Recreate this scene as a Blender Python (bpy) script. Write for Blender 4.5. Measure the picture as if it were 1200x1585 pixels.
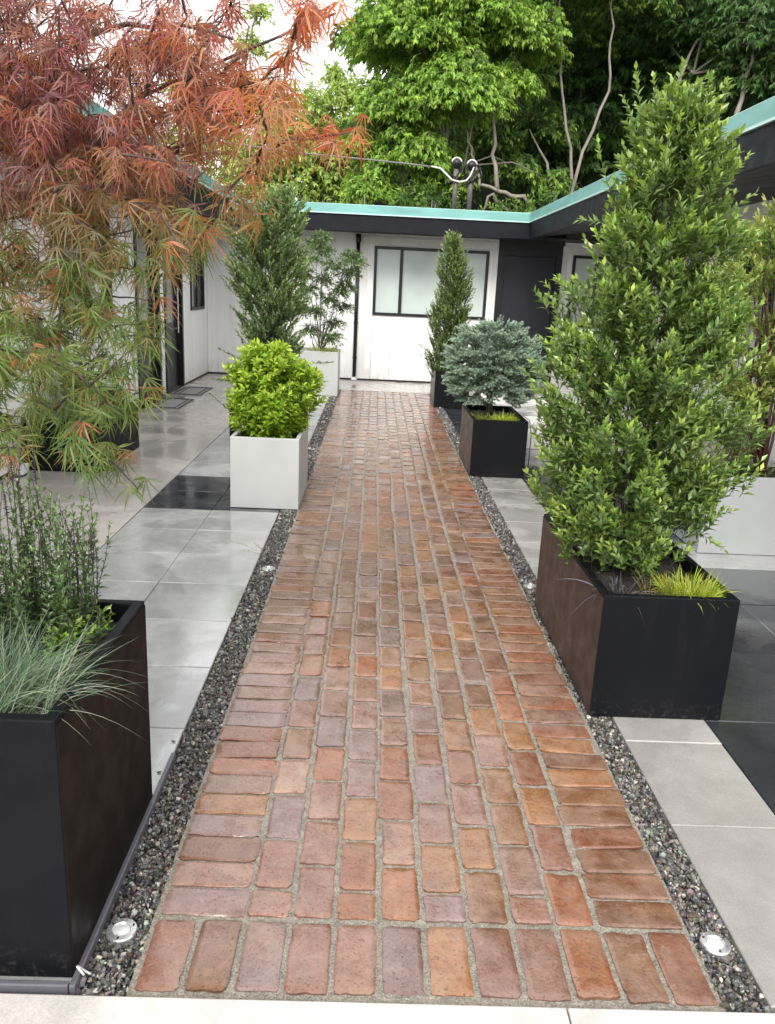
import bpy, math
import numpy as np
from mathutils import Matrix

for o in list(bpy.data.objects): bpy.data.objects.remove(o)
S = bpy.context.scene
COL = S.collection
rng = np.random.default_rng(7)
R = math.radians

# ------------------------------------------------------------------ camera
H = 1.488
M = np.array([[0.9989, 0.0400, 0.0239], [-0.0124, -0.2686, 0.9632], [0.0449, -0.9624, -0.2678]])
# re-orthonormalise from the measured vanishing point and roll
p_ = np.array([584-600, 443-792, 1250.]); p_ /= np.linalg.norm(p_)
q_ = np.array([584-600+1000*math.cos(R(2.7)), 443-792+1000*math.sin(R(2.7)), 1250.])
n_ = np.cross(q_, p_); n_ /= np.linalg.norm(n_); n_ = n_ if n_[1] < 0 else -n_
x_ = np.cross(p_, n_); x_ = x_ if x_[0] > 0 else -x_
M = np.array([x_, p_, n_])
CAM = np.array([0, 0, H])
cd = bpy.data.cameras.new('camera'); cam = bpy.data.objects.new('camera', cd); COL.objects.link(cam)
cd.sensor_fit = 'VERTICAL'; cd.sensor_height = 36; cd.sensor_width = 27.3; cd.lens = 36*1250/1585
cd.clip_start = 0.05; cd.clip_end = 800
mw = Matrix.Identity(4)
for i in range(3):
    mw[i][0] = M[i, 0]; mw[i][1] = -M[i, 1]; mw[i][2] = -M[i, 2]
mw[2][3] = H
cam.matrix_world = mw
S.camera = cam

# ------------------------------------------------------------------ sky and light (bright overcast after rain)
w = bpy.data.worlds.new('World'); S.world = w; w.use_nodes = True
nt = w.node_tree; nt.nodes.clear()
sky = nt.nodes.new('ShaderNodeTexSky'); sky.sky_type = 'NISHITA'; sky.sun_disc = False
sky.sun_elevation = R(42); sky.sun_rotation = R(194); sky.dust_density = 4; sky.air_density = 1.0
hs = nt.nodes.new('ShaderNodeHueSaturation'); hs.inputs['Saturation'].default_value = 0.06; hs.inputs['Value'].default_value = 1.0
mx = nt.nodes.new('ShaderNodeMix'); mx.data_type = 'RGBA'; mx.inputs[0].default_value = 0.62
mx.inputs[7].default_value = (11.0, 11.1, 11.4, 1)      # an even cloud layer over the clear sky behind it
bg = nt.nodes.new('ShaderNodeBackground'); bg.inputs[1].default_value = 0.11
wo = nt.nodes.new('ShaderNodeOutputWorld')
nt.links.new(sky.outputs[0], hs.inputs['Color']); nt.links.new(hs.outputs[0], mx.inputs[6])
nt.links.new(mx.outputs[2], bg.inputs[0]); nt.links.new(bg.outputs[0], wo.inputs[0])
sd = bpy.data.lights.new('sun', 'SUN'); sd.energy = 1.4; sd.angle = R(25); sd.color = (1, 0.97, 0.92)
sun = bpy.data.objects.new('sun', sd); COL.objects.link(sun)
sun.rotation_euler = (R(48), 0, R(-14))
S.view_settings.view_transform = 'Standard'; S.view_settings.look = 'None'
S.view_settings.exposure = 1.12; S.view_settings.gamma = 1

# ------------------------------------------------------------------ helpers
def ray(px, py): return M @ np.array([px-600, py-792, 1250.])
def at(px, py, Y):                      # the point at distance Y along the path seen at a place of the photograph
    d = ray(px, py); return CAM + d*(Y/d[1])
def arr(a): return np.asarray(a, float)
def norm(v): return v/np.maximum(np.linalg.norm(v, axis=-1, keepdims=True), 1e-9)

def tag(o, label=None, cat=None, group=None, kind=None):
    if label: o['label'] = label
    if cat: o['category'] = cat
    if group: o['group'] = group
    if kind: o['kind'] = kind
    return o

def wloc(o):
    l = np.zeros(3)
    while o is not None:
        l += np.array(o.location); o = o.parent
    return l

def thing(name, label, cat, loc=(0, 0, 0), group=None):
    o = bpy.data.objects.new(name, None); COL.objects.link(o); o.location = loc; o.empty_display_size = .1
    return tag(o, label, cat, group)

class G:                                # a growing mesh: vertices, faces, one colour per vertex
    def __init__(s): s.v = []; s.f = []; s.c = []; s.n = 0
    def add(s, v, faces, col=None):
        v = arr(v).reshape(-1, 3); s.v.append(v)
        for f in faces: s.f.append(arr(f).astype(np.int64).reshape(len(f), -1)+s.n)
        c = np.ones((len(v), 4))
        if col is not None:
            c[:, :3] = col
        s.c.append(c); s.n += len(v); return s
    def box(s, x0, x1, y0, y1, z0, z1, col=None):
        v = [(x, y, z) for z in (z0, z1) for y in (y0, y1) for x in (x0, x1)]
        return s.add(v, [[(0, 2, 3, 1), (4, 5, 7, 6), (0, 1, 5, 4), (2, 6, 7, 3), (0, 4, 6, 2), (1, 3, 7, 5)]], col)
    def tube(s, pts, rad, n=8, col=None, cap=True):
        pts = arr(pts); k = len(pts); rad = np.broadcast_to(arr(rad), (k,))
        t = np.gradient(pts, axis=0); t = norm(t)
        up = np.array([0.13, 0.07, 1.0]) if abs(t[0, 2]) < .9 else np.array([1, 0.1, 0.05])
        a = norm(np.cross(t, up)); b = np.cross(t, a)
        an = np.linspace(0, 2*math.pi, n, endpoint=False)
        v = pts[:, None]+rad[:, None, None]*(np.cos(an)[None, :, None]*a[:, None]+np.sin(an)[None, :, None]*b[:, None])
        i = np.arange(k-1)[:, None]*n; j = np.arange(n)[None]; j2 = (j+1) % n
        f = np.stack([i+j, i+j2, i+n+j2, i+n+j], -1).reshape(-1, 4)
        fs = [f]
        s.add(v.reshape(-1, 3), fs, col)
        if cap:
            s.f.append((np.arange(n)[::-1][None])+s.n-k*n); s.f.append(np.arange(n)[None]+s.n-n)
        return s
    def build(s, name, mat, parent=None, smooth=False, bevel=0):
        me = bpy.data.meshes.new(name)
        V = np.concatenate(s.v)
        if parent is not None: V = V-wloc(parent)
        loops = np.concatenate([f.ravel() for f in s.f]); tot = np.concatenate([np.full(len(f), f.shape[1]) for f in s.f])
        st = np.concatenate([[0], np.cumsum(tot)[:-1]])
        me.vertices.add(len(V)); me.vertices.foreach_set('co', V.astype(np.float32).ravel())
        me.loops.add(len(loops)); me.loops.foreach_set('vertex_index', loops.astype(np.int32))
        me.polygons.add(len(tot)); me.polygons.foreach_set('loop_start', st.astype(np.int32))
        me.polygons.foreach_set('loop_total', tot.astype(np.int32))
        me.polygons.foreach_set('use_smooth', np.full(len(tot), bool(smooth)))
        me.update(calc_edges=True); me.validate()
        ca = me.color_attributes.new('Col', 'FLOAT_COLOR', 'POINT')
        ca.data.foreach_set('color', np.concatenate(s.c).astype(np.float32).ravel())
        me.materials.append(mat)
        o = bpy.data.objects.new(name, me); COL.objects.link(o)
        if parent is not None: o.parent = parent
        if bevel:
            m = o.modifiers.new('bevel', 'BEVEL'); m.width = bevel; m.segments = 2; m.limit_method = 'ANGLE'
        return o

def box(name, b, mat, parent=None, bevel=0): return G().box(*b).build(name, mat, parent, bevel=bevel)

# ------------------------------------------------------------------ materials
def mat(name):
    m = bpy.data.materials.new(name); m.use_nodes = True
    t = m.node_tree; t.nodes.clear()
    b = t.nodes.new('ShaderNodeBsdfPrincipled'); o = t.nodes.new('ShaderNodeOutputMaterial')
    t.links.new(b.outputs[0], o.inputs[0])
    return m, t, b
def node(t, kind, **kw):
    n = t.nodes.new(kind)
    for k, v in kw.items():
        if k in n.inputs: n.inputs[k].default_value = v
        else: setattr(n, k, v)
    return n
def noise(t, scale, detail=4, rough=.55, dist=0, vec=None, stretch=None):
    tc = t.nodes.new('ShaderNodeNewGeometry')
    src = tc.outputs['Position']
    if stretch:
        mp = t.nodes.new('ShaderNodeMapping'); mp.inputs['Scale'].default_value = stretch
        t.links.new(src, mp.inputs[0]); src = mp.outputs[0]
    n = node(t, 'ShaderNodeTexNoise', Scale=scale, Detail=detail, Roughness=rough, Distortion=dist)
    t.links.new(src, n.inputs['Vector']); return n.outputs['Fac']
def ramp(t, fac, stops):
    r = t.nodes.new('ShaderNodeValToRGB'); el = r.color_ramp.elements
    while len(el) < len(stops): el.new(.5)
    for e, (p, c) in zip(el, stops):
        e.position = p; e.color = (c, c, c, 1) if isinstance(c, (int, float)) else (*c, 1)
    t.links.new(fac, r.inputs[0]); return r.outputs[0]
def mixc(t, fac, a, b, mode='MIX'):
    m = t.nodes.new('ShaderNodeMix'); m.data_type = 'RGBA'; m.blend_type = mode
    for s, v in ((0, fac), (6, a), (7, b)):
        if isinstance(v, (int, float)): m.inputs[s].default_value = v
        elif isinstance(v, tuple): m.inputs[s].default_value = (*v, 1)
        else: t.links.new(v, m.inputs[s])
    return m.outputs[2]
def bump(t, b, h, strength=.3, dist=.005):
    n = node(t, 'ShaderNodeBump', Strength=strength, Distance=dist); t.links.new(h, n.inputs['Height'])
    t.links.new(n.outputs[0], b.inputs['Normal']); return n
def colattr(t):
    a = t.nodes.new('ShaderNodeAttribute'); a.attribute_name = 'Col'; return a.outputs['Color']

def simple(name, c, rough=.5, var=.12, ns=6, bs=.15, bscale=60, metallic=0, spec=.5, stretch=None):
    m, t, b = mat(name)
    f = noise(t, ns, 5, stretch=stretch)
    r = ramp(t, f, [(.25, tuple(x*(1-var) for x in c)), (.75, tuple(min(1, x*(1+var)) for x in c))])
    t.links.new(r, b.inputs['Base Color'])
    rr = ramp(t, noise(t, ns*3, 4), [(.3, max(0, rough-.1)), (.7, min(1, rough+.1))]); t.links.new(rr, b.inputs['Roughness'])
    b.inputs['Metallic'].default_value = metallic; b.inputs['Specular IOR Level'].default_value = spec
    if bs: bump(t, b, noise(t, bscale, 4), bs, .003)
    return m

def leafmat(name, rough=.38, trans=.3, spec=.5):
    m, t, b = mat(name)
    c = colattr(t)
    t.links.new(c, b.inputs['Base Color']); b.inputs['Roughness'].default_value = rough
    b.inputs['Specular IOR Level'].default_value = spec
    tr = t.nodes.new('ShaderNodeBsdfTranslucent'); c2 = mixc(t, 1.0, c, (1.25, 1.25, .7), 'MULTIPLY'); t.links.new(c2, tr.inputs[0])
    ms = t.nodes.new('ShaderNodeMixShader'); ms.inputs[0].default_value = trans
    t.links.new(b.outputs[0], ms.inputs[1]); t.links.new(tr.outputs[0], ms.inputs[2])
    o = [n for n in t.nodes if n.type == 'OUTPUT_MATERIAL'][0]; t.links.new(ms.outputs[0], o.inputs[0])
    return m

def wetstone(name, c, var=.1, wet=(.06, .45), tint=1.0, slab=True, ns=2.0, dark=.84, bs=.16, bdist=.002, film_w=1.0):
    # concrete after rain: damp patches are darker and smoother
    m, t, b = mat(name)
    base = ramp(t, noise(t, 9, 8, .65), [(.3, tuple(x*(1-var) for x in c)), (.7, tuple(x*(1+var) for x in c))])
    if slab: base = mixc(t, 1.0, base, colattr(t), 'MULTIPLY')
    fine = ramp(t, noise(t, 220, 3), [(.35, .88), (.65, 1.08)])
    base = mixc(t, 1.0, base, fine, 'MULTIPLY')
    wetf = ramp(t, noise(t, ns, 5, .6, .6), [(.42, 0.0), (.57, 1.0)])
    base2 = mixc(t, wetf, base, mixc(t, 1.0, base, (dark, dark, dark*1.0), 'MULTIPLY'))
    t.links.new(base2, b.inputs['Base Color'])
    film = ramp(t, noise(t, 1.7, 6, .62, .8), [(.47, 0.0), (.53, film_w)])     # standing film of rain water
    b.inputs['Coat IOR'].default_value = 1.6; b.inputs['Coat Roughness'].default_value = .07; t.links.new(film, b.inputs['Coat Weight'])
    rn = node(t, 'ShaderNodeBump', Strength=.25, Distance=.004); t.links.new(noise(t, 38, 3, .5, 1.5), rn.inputs['Height']); t.links.new(rn.outputs[0], b.inputs['Coat Normal'])
    ro = mixc(t, wetf, (wet[1],)*3, (wet[0],)*3); t.links.new(ro, b.inputs['Roughness'])
    bump(t, b, noise(t, 60, 4, .6), bs, bdist)
    return m

# bricks
def brickmat():
    m, t, b = mat('old_brick')
    c = colattr(t)
    n1 = ramp(t, noise(t, 16, 6, .6), [(.25, .74), (.5, 1.0), (.75, 1.22)])
    c1 = mixc(t, 1.0, c, n1, 'MULTIPLY')
    blot = ramp(t, noise(t, 26, 5, .65, .5), [(.52, 0.0), (.66, .55)])
    c2 = mixc(t, blot, c1, (.17, .075, .04))
    pale = ramp(t, noise(t, 34, 6, .7), [(.56, 0.0), (.74, .5)])
    c3 = mixc(t, pale, c2, (.34, .25, .19))
    pits = ramp(t, noise(t, 150, 3, .6), [(.28, .35), (.40, 1.0)])
    c4 = mixc(t, 1.0, c3, pits, 'MULTIPLY')
    t.links.new(c4, b.inputs['Base Color'])
    wn = noise(t, 9, 6, .68, .4)
    ro = ramp(t, wn, [(.40, .10), (.58, .52)]); t.links.new(ro, b.inputs['Roughness'])
    wm = ramp(t, wn, [(.40, 1.0), (.58, 0.0)])
    c5 = mixc(t, wm, mixc(t, .22, c4, (.30, .20, .15)), mixc(t, 1.0, c4, (.86, .72, .62), 'MULTIPLY'))
    t.links.new(c5, b.inputs['Base Color'])
    b.inputs['Specular IOR Level'].default_value = .6
    b.inputs['Coat Weight'].default_value = .65; b.inputs['Coat Roughness'].default_value = .13
    h = t.nodes.new('ShaderNodeMath'); h.operation = 'ADD'
    t.links.new(noise(t, 45, 5, .6, 1.0), h.inputs[0]); t.links.new(pits, h.inputs[1])
    bump(t, b, h.outputs[0], .65, .005)
    return m
M_brick = brickmat()
def mortarmat():
    m, t, b = mat('mortar')
    base = ramp(t, noise(t, 40, 6, .7), [(.3, (.17, .15, .12)), (.7, (.34, .305, .25))])
    sp = ramp(t, noise(t, 260, 2), [(.35, .6), (.65, 1.35)])
    t.links.new(mixc(t, 1.0, base, sp, 'MULTIPLY'), b.inputs['Base Color']); b.inputs['Roughness'].default_value = .6
    bump(t, b, noise(t, 180, 5, .7), .8, .006); return m
M_mortar = mortarmat()
M_slab = wetstone('light_slab_concrete', (.41, .41, .40), wet=(.03, .26))
M_warmslab = wetstone('warm_slab_concrete', (.35, .335, .31), wet=(.08, .34), ns=1.5)
M_darkslab = wetstone('charcoal_slab', (.035, .037, .043), wet=(.03, .22), dark=.8)
M_walk = wetstone('walkway_concrete', (.52, .475, .44), wet=(.10, .38), film_w=.4, slab=False, ns=1.1, dark=.78)
M_front = wetstone('front_concrete', (.56, .52, .485), wet=(.12, .5), slab=False, ns=3, dark=.85)
M_joint = simple('joint_sand', (.10, .10, .095), .7, .3, 60, .5, 200)
M_soilg = simple('earth', (.05, .04, .03), .8, .4, 3, .6, 20)
M_hill = simple('hillside_earth', (.006, .009, .004), .95, .5, .8, .8, 3, spec=.05)
M_blackp = simple('black_planter_finish', (.003, .0035, .005), .55, .15, 4, .12, 240, spec=.16)
def stain_base(m):
    # rain-splashed soil and dust low on the planter sides
    t = m.node_tree; b = [n for n in t.nodes if n.type == 'BSDF_PRINCIPLED'][0]
    src = b.inputs['Base Color'].links[0].from_socket
    ge = t.nodes.new('ShaderNodeNewGeometry'); sx = t.nodes.new('ShaderNodeSeparateXYZ'); t.links.new(ge.outputs['Position'], sx.inputs[0])
    low = ramp(t, sx.outputs[2], [(.0, 1.0), (.10, 0.0)])
    sp = ramp(t, noise(t, 45, 5, .7), [(.54, 0.0), (.66, .5)])
    runs = ramp(t, noise(t, 7, 5, .6, stretch=(3, 3, .3)), [(.56, 0.0), (.75, .07)])
    f = mixc(t, 1.0, low, sp, 'MULTIPLY'); f2 = mixc(t, 1.0, f, runs, 'ADD')
    t.links.new(mixc(t, f2, src, (.055, .048, .042)), b.inputs['Base Color'])
stain_base(M_blackp)
M_brownp = simple('bronze_planter_finish', (.026, .013, .010), .36, .25, 4, .12, 240, spec=.35)
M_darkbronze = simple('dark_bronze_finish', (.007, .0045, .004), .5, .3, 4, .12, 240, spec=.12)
M_greyp = simple('grey_planter_finish', (.47, .48, .465), .5, .05, 5, .15, 200)
M_greyp_shaded = simple('shaded_grey_planter_finish', (.36, .37, .365), .5, .05, 5, .15, 200)  # darker copy for the white planter: its shaded side put into the colour
M_soil = simple('potting_soil', (.018, .014, .011), .75, .5, 40, 1.0, 90)
M_barkd = simple('dark_bark', (.045, .03, .025), .6, .4, 20, .8, 60, stretch=(1, 1, .3))
M_siding = simple('white_siding', (.86, .86, .845), .5, .03, 1.5, .12, 30, stretch=(6, 6, .5))
_t = M_siding.node_tree; _b = [n for n in _t.nodes if n.type == 'BSDF_PRINCIPLED'][0]; _s = _b.inputs['Base Color'].links[0].from_socket
_ge = _t.nodes.new('ShaderNodeNewGeometry'); _sx = _t.nodes.new('ShaderNodeSeparateXYZ'); _t.links.new(_ge.outputs['Position'], _sx.inputs[0])
_low = ramp(_t, _sx.outputs[2], [(.03, .75), (.30, 0.0)]); _sp = ramp(_t, noise(_t, 14, 6, .7, stretch=(2, 2, .6)), [(.42, .1), (.62, 1.0)])
_run = ramp(_t, noise(_t, 3, 5, .6, stretch=(5, 5, .25)), [(.50, 0.0), (.75, .30)])
_t.links.new(mixc(_t, mixc(_t, 1.0, mixc(_t, 1.0, _low, _sp, 'MULTIPLY'), _run, 'ADD'), _s, (.56, .53, .47)), _b.inputs['Base Color'])
M_trim = simple('white_trim', (.74, .73, .70), .5, .06, 2, .15, 30, stretch=(6, 6, .6))
M_fascia = simple('charcoal_paint', (.005, .0055, .009), .6, .2, 3, .25, 30, stretch=(1, 1, 4), spec=.2)
M_black = simple('black_frame_paint', (.004, .004, .005), .42, .1, 5, .05)
M_navy = simple('navy_door_paint', (.008, .009, .015), .45, .1, 3, .05)
M_teal = simple('teal_roof_edge', (.15, .35, .315), .5, .22, 2.2, .15, 30, stretch=(1, 1, 5))
M_tealhi = simple('teal_roof_drip', (.42, .60, .55), .4, .1, 3, .1)
M_roof = simple('roof_membrane', (.13, .14, .13), .7, .2, 2, .3, 40)
M_soffit = simple('dark_soffit', (.007, .007, .008), .6, .2, 2, .1)
M_bark = simple('grey_bark', (.20, .17, .14), .7, .35, 14, .8, 50, stretch=(1, 1, .25))

M_redwood = simple('red_painted_wood', (.13, .022, .016), .5, .2, 8, .3, 50, stretch=(4, 4, .4))
M_redstem = simple('red_stem_bark', (.075, .028, .02), .5, .3, 20, .4)
M_steel = simple('brushed_steel', (.75, .75, .74), .28, .06, 30, .1, 120, metallic=.85)
M_lens = simple('frosted_lamp_glass', (.5, .51, .5), .25, .04, 20, .05)
M_conduit = simple('weathered_conduit', (.10, .085, .08), .5, .35, 18, .3)
M_cablew = simple('white_cable', (.62, .60, .55), .5, .1, 20, .1)
M_cableg = simple('grey_cable', (.12, .12, .11), .5, .2, 20, .1)
M_plasticw = simple('white_plastic', (.8, .8, .8), .4, .03, 10, .02)
M_mat = simple('doormat_grey', (.34, .33, .32), .85, .2, 60, .6, 200)
M_matb = simple('doormat_border', (.03, .03, .032), .8, .2, 60, .5, 200)
M_edge = simple('grey_edging', (.10, .10, .115), .35, .15, 20, .1)
def glassmat(name, c, rough, mirror=.5):
    m, t, b = mat(name)
    r = ramp(t, noise(t, 1.1, 2), [(.3, tuple(x*.8 for x in c)), (.7, tuple(x*1.1 for x in c))])
    t.links.new(r, b.inputs['Base Color']); b.inputs['Roughness'].default_value = rough
    b.inputs['Coat Weight'].default_value = mirror; b.inputs['Coat Roughness'].default_value = .04
    return m
M_pane = glassmat('blind_behind_glass', (.56, .64, .60), .4, .5)
M_paned = glassmat('dark_glass', (.03, .035, .035), .08, 1.0)
M_gravel, _t, _b = mat('dark_gravel')
_t.links.new(mixc(_t, 1.0, colattr(_t), ramp(_t, noise(_t, 300, 3), [(.3, .7), (.7, 1.3)]), 'MULTIPLY'), _b.inputs['Base Color'])
_b.inputs['Roughness'].default_value = .28
L_gen = leafmat('green_leaf', .28, .25, .6)
L_tree = leafmat('tree_leaf', .45, .38)
L_maple = leafmat('maple_leaf', .42, .45)
L_needle = leafmat('needle', .5, .12)
L_grass = leafmat('grass_blade', .4, .25)

# ------------------------------------------------------------------ foliage tools
def tmpl_leaf(wd=.36, fold=.12, droop=.12, mid=.45):
    v = arr([(0, 0, 0), (-wd/2, mid, fold), (0, mid, 0), (wd/2, mid, fold), (0, 1, -droop)])
    return v, [arr([(0, 2, 4, 1), (0, 3, 4, 2)])]
def tmpl_needle(wd=.14):
    v = arr([(-wd/2, 0, 0), (wd/2, 0, 0), (0, 1, 0), (0, .5, wd*.7)])
    return v, [arr([(0, 1, 3), (1, 2, 3), (2, 0, 3)])]
def tmpl_maple(n=7, wd=.075, seed=0):
    r = np.random.default_rng(seed)
    V = []; F4 = []; F3 = []; k = 0
    for a, l in zip(np.linspace(-1.45, 1.45, n), 1-.42*np.abs(np.linspace(-1, 1, n))**1.6):
        a += r.normal(0, .09); l *= r.uniform(.85, 1.1); bend = r.normal(0, .16); dr = r.uniform(.35, 1.0)
        ts = arr([.03, .3, .65, 1]); ws = wd*arr([.35, 1, .8, 0])
        aa = a+bend*ts; rr = l*ts
        # integrate the bend so the blade curves
        cx = np.sin(aa)*rr; cy = np.cos(aa)*rr; cz = -dr*ts**2*l
        px = np.cos(aa); py = -np.sin(aa)
        for i in range(3):
            V += [(cx[i]-px[i]*ws[i]/2, cy[i]-py[i]*ws[i]/2, cz[i]), (cx[i]+px[i]*ws[i]/2, cy[i]+py[i]*ws[i]/2, cz[i])]
        V.append((cx[3], cy[3], cz[3]))
        F4 += [(k, k+1, k+3, k+2), (k+2, k+3, k+5, k+4)]; F3.append((k+4, k+5, k+6)); k += 7
    return arr(V), [arr(F4), arr(F3)]

def inst(g, tm, pos, dr, nrm, size, col):
    """put a copy of leaf template tm at every pos: length along dr, upper face towards nrm"""
    v, fs = tm; n = len(pos)
    y = norm(dr); x = norm(np.cross(y, nrm)); z = np.cross(x, y)
    size = np.broadcast_to(arr(size), (n,))[:, None, None]
    P = pos[:, None]+size*(v[None, :, 0:1]*x[:, None]+v[None, :, 1:2]*y[:, None]+v[None, :, 2:3]*z[:, None])
    off = (np.arange(n)*len(v))[:, None, None]
    F = [(f.astype(np.int64)[None]+off).reshape(-1, f.shape[1]) for f in fs]
    C = np.repeat(np.clip(col, 0, 1), len(v), axis=0)
    g.add(P.reshape(-1, 3), F, C); return g

def mixcols(n, pal, jit=.12, w=None):
    pal = arr(pal); i = rng.choice(len(pal), n, p=w)
    c = pal[i]*rng.normal(1, jit, (n, 1))*rng.normal(1, jit*.35, (n, 3)); return np.clip(c, .002, 1)

def rand_dirs(n):
    return norm(rng.normal(size=(n, 3)))

def shoots(g, p0, p1, nl, tm, size, ang=.7, pal=None, tip=None, sag=0., t0=.15, updir=.6, jit=.12, hang=0., tipn=.25, gs=None, srad=.002, scol=(.05, .06, .02), bow=.15, tipsz=.7):
    """leafy shoots from p0 to p1, nl leaves set round each; growing tips take the colours in tip"""
    n = len(p0); ax = p1-p0; L = np.linalg.norm(ax, axis=1, keepdims=True); axn = ax/np.maximum(L, 1e-6)
    side = norm(rng.normal(size=(n, 3))); side = norm(side-axn*(side*axn).sum(1, keepdims=True))
    t = np.linspace(t0, 1, nl)[None]+rng.normal(0, .4/nl, (n, nl)); t = np.clip(t, 0, 1)[..., None]
    def curve(t): return p0[:, None]+ax[:, None]*t+side[:, None]*(bow*L[:, None]*t*(1-t)*2)+np.array([0, 0, -1])*(sag*L[:, None]*t**2)
    P = curve(t)
    other = np.cross(axn, side)
    th = (np.arange(nl)*2.4)[None]+rng.uniform(0, 6.28, (n, 1))+rng.normal(0, .3, (n, nl))
    rad = np.cos(th)[..., None]*side[:, None]+np.sin(th)[..., None]*other[:, None]
    a = ang*(1-.55*t)
    tang = axn[:, None]+np.array([0, 0, -1])*(sag*2*t)
    D = norm(tang*np.cos(a)+rad*np.sin(a)+np.array([0, 0, -hang]))
    N = norm(tang*.8-rad*.3+np.array([0, 0, updir])+rng.normal(0, .35, P.shape))
    sz = size*(1-(1-tipsz)*t[..., 0])*rng.uniform(.7, 1.2, (n, nl))
    c = mixcols(n*nl, pal, jit)
    if tip is not None:
        k = np.clip((t.reshape(-1)-(1-tipn))/tipn, 0, 1)[:, None]*np.repeat(rng.uniform(.2, 1, (n, 1)), nl, axis=1).reshape(-1, 1)
        c = c*(1-k)+mixcols(n*nl, tip, jit)*k
    inst(g, tm, P.reshape(-1, 3), D.reshape(-1, 3), N.reshape(-1, 3), sz.reshape(-1), c)
    if gs is not None:
        ts = np.linspace(0, .97, 4)[None, :, None]*np.ones((n, 1, 1)); Q = curve(ts)
        u = norm(np.cross(axn, rand_dirs(n))); v = np.cross(axn, u)
        rr = (srad*np.array([1, .8, .6, .35]))[None, :, None]
        ring = np.stack([Q+rr*u[:, None], Q+rr*(-.5*u+.87*v)[:, None], Q+rr*(-.5*u-.87*v)[:, None]], 2)  # n,4,3,3
        V = ring.reshape(-1, 3); base = (np.arange(n)*12)[:, None]
        F = []
        for s in range(3):
            for j in range(3):
                F.append(np.stack([base[:, 0]+s*3+j, base[:, 0]+s*3+(j+1) % 3, base[:, 0]+s*3+3+(j+1) % 3, base[:, 0]+s*3+3+j], 1))
        gs.add(V, [np.concatenate(F)], scol)

def blades(g, base, dr, length, width, col, droop=.5, seg=5):
    """arching grass blades"""
    n = len(base); t = np.linspace(0, 1, seg+1)[None, :, None]
    h = dr.copy(); L = np.broadcast_to(arr(length), (n,))[:, None, None]
    dz = np.broadcast_to(arr(droop), (n,))[:, None, None]
    P = base[:, None]+h[:, None]*L*t+np.array([0, 0, -1])*(dz*L*t**2.2)+h[:, None]*np.array([1, 1, 0])*(dz*L*.4*t**2)
    sd = norm(np.cross(h, np.array([0, 0, 1.])+rng.normal(0, .5, (n, 3))))
    wd = np.broadcast_to(arr(width), (n,))[:, None, None]*(1-t**1.6*.97)/2
    A = P-sd[:, None]*wd; B = P+sd[:, None]*wd
    V = np.stack([A, B], 2).reshape(-1, 3); k = 2*(seg+1); b = (np.arange(n)*k)[:, None]
    F = np.concatenate([np.stack([b[:, 0]+2*i, b[:, 0]+2*i+1, b[:, 0]+2*i+3, b[:, 0]+2*i+2], 1) for i in range(seg)])
    g.add(V, [F], np.repeat(col, k, axis=0)); return g

# ------------------------------------------------------------------ ground
G().add([(-150, -60, -.06), (150, -60, -.06), (150, 13.8, -.06), (-150, 13.8, -.06)], [[(0, 1, 2, 3)]]).build('ground', M_soilg)
tag(bpy.data.objects['ground'], kind='structure')
# hillside rising behind the house
def hill():
    nx, ny = 60, 40
    xs = np.linspace(-90, 90, nx); ys = np.linspace(13.9, 120, ny)**1.0
    X, Y = np.meshgrid(xs, ys); Z = -.06+np.clip((Y-15.2)*.52, 0, 13)*np.clip((X+7)/8, .12, 1)+rng.normal(0, .12, X.shape)*np.clip(Y-15, 0, 1)
    V = np.stack([X, Y, Z], -1).reshape(-1, 3)
    i = (np.arange(ny-1)[:, None]*nx+np.arange(nx-1)[None]).ravel()
    o = G().add(V, [np.stack([i, i+1, i+1+nx, i+nx], 1)]).build('hillside', M_hill, smooth=True); tag(o, kind='structure')
hill()

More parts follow.
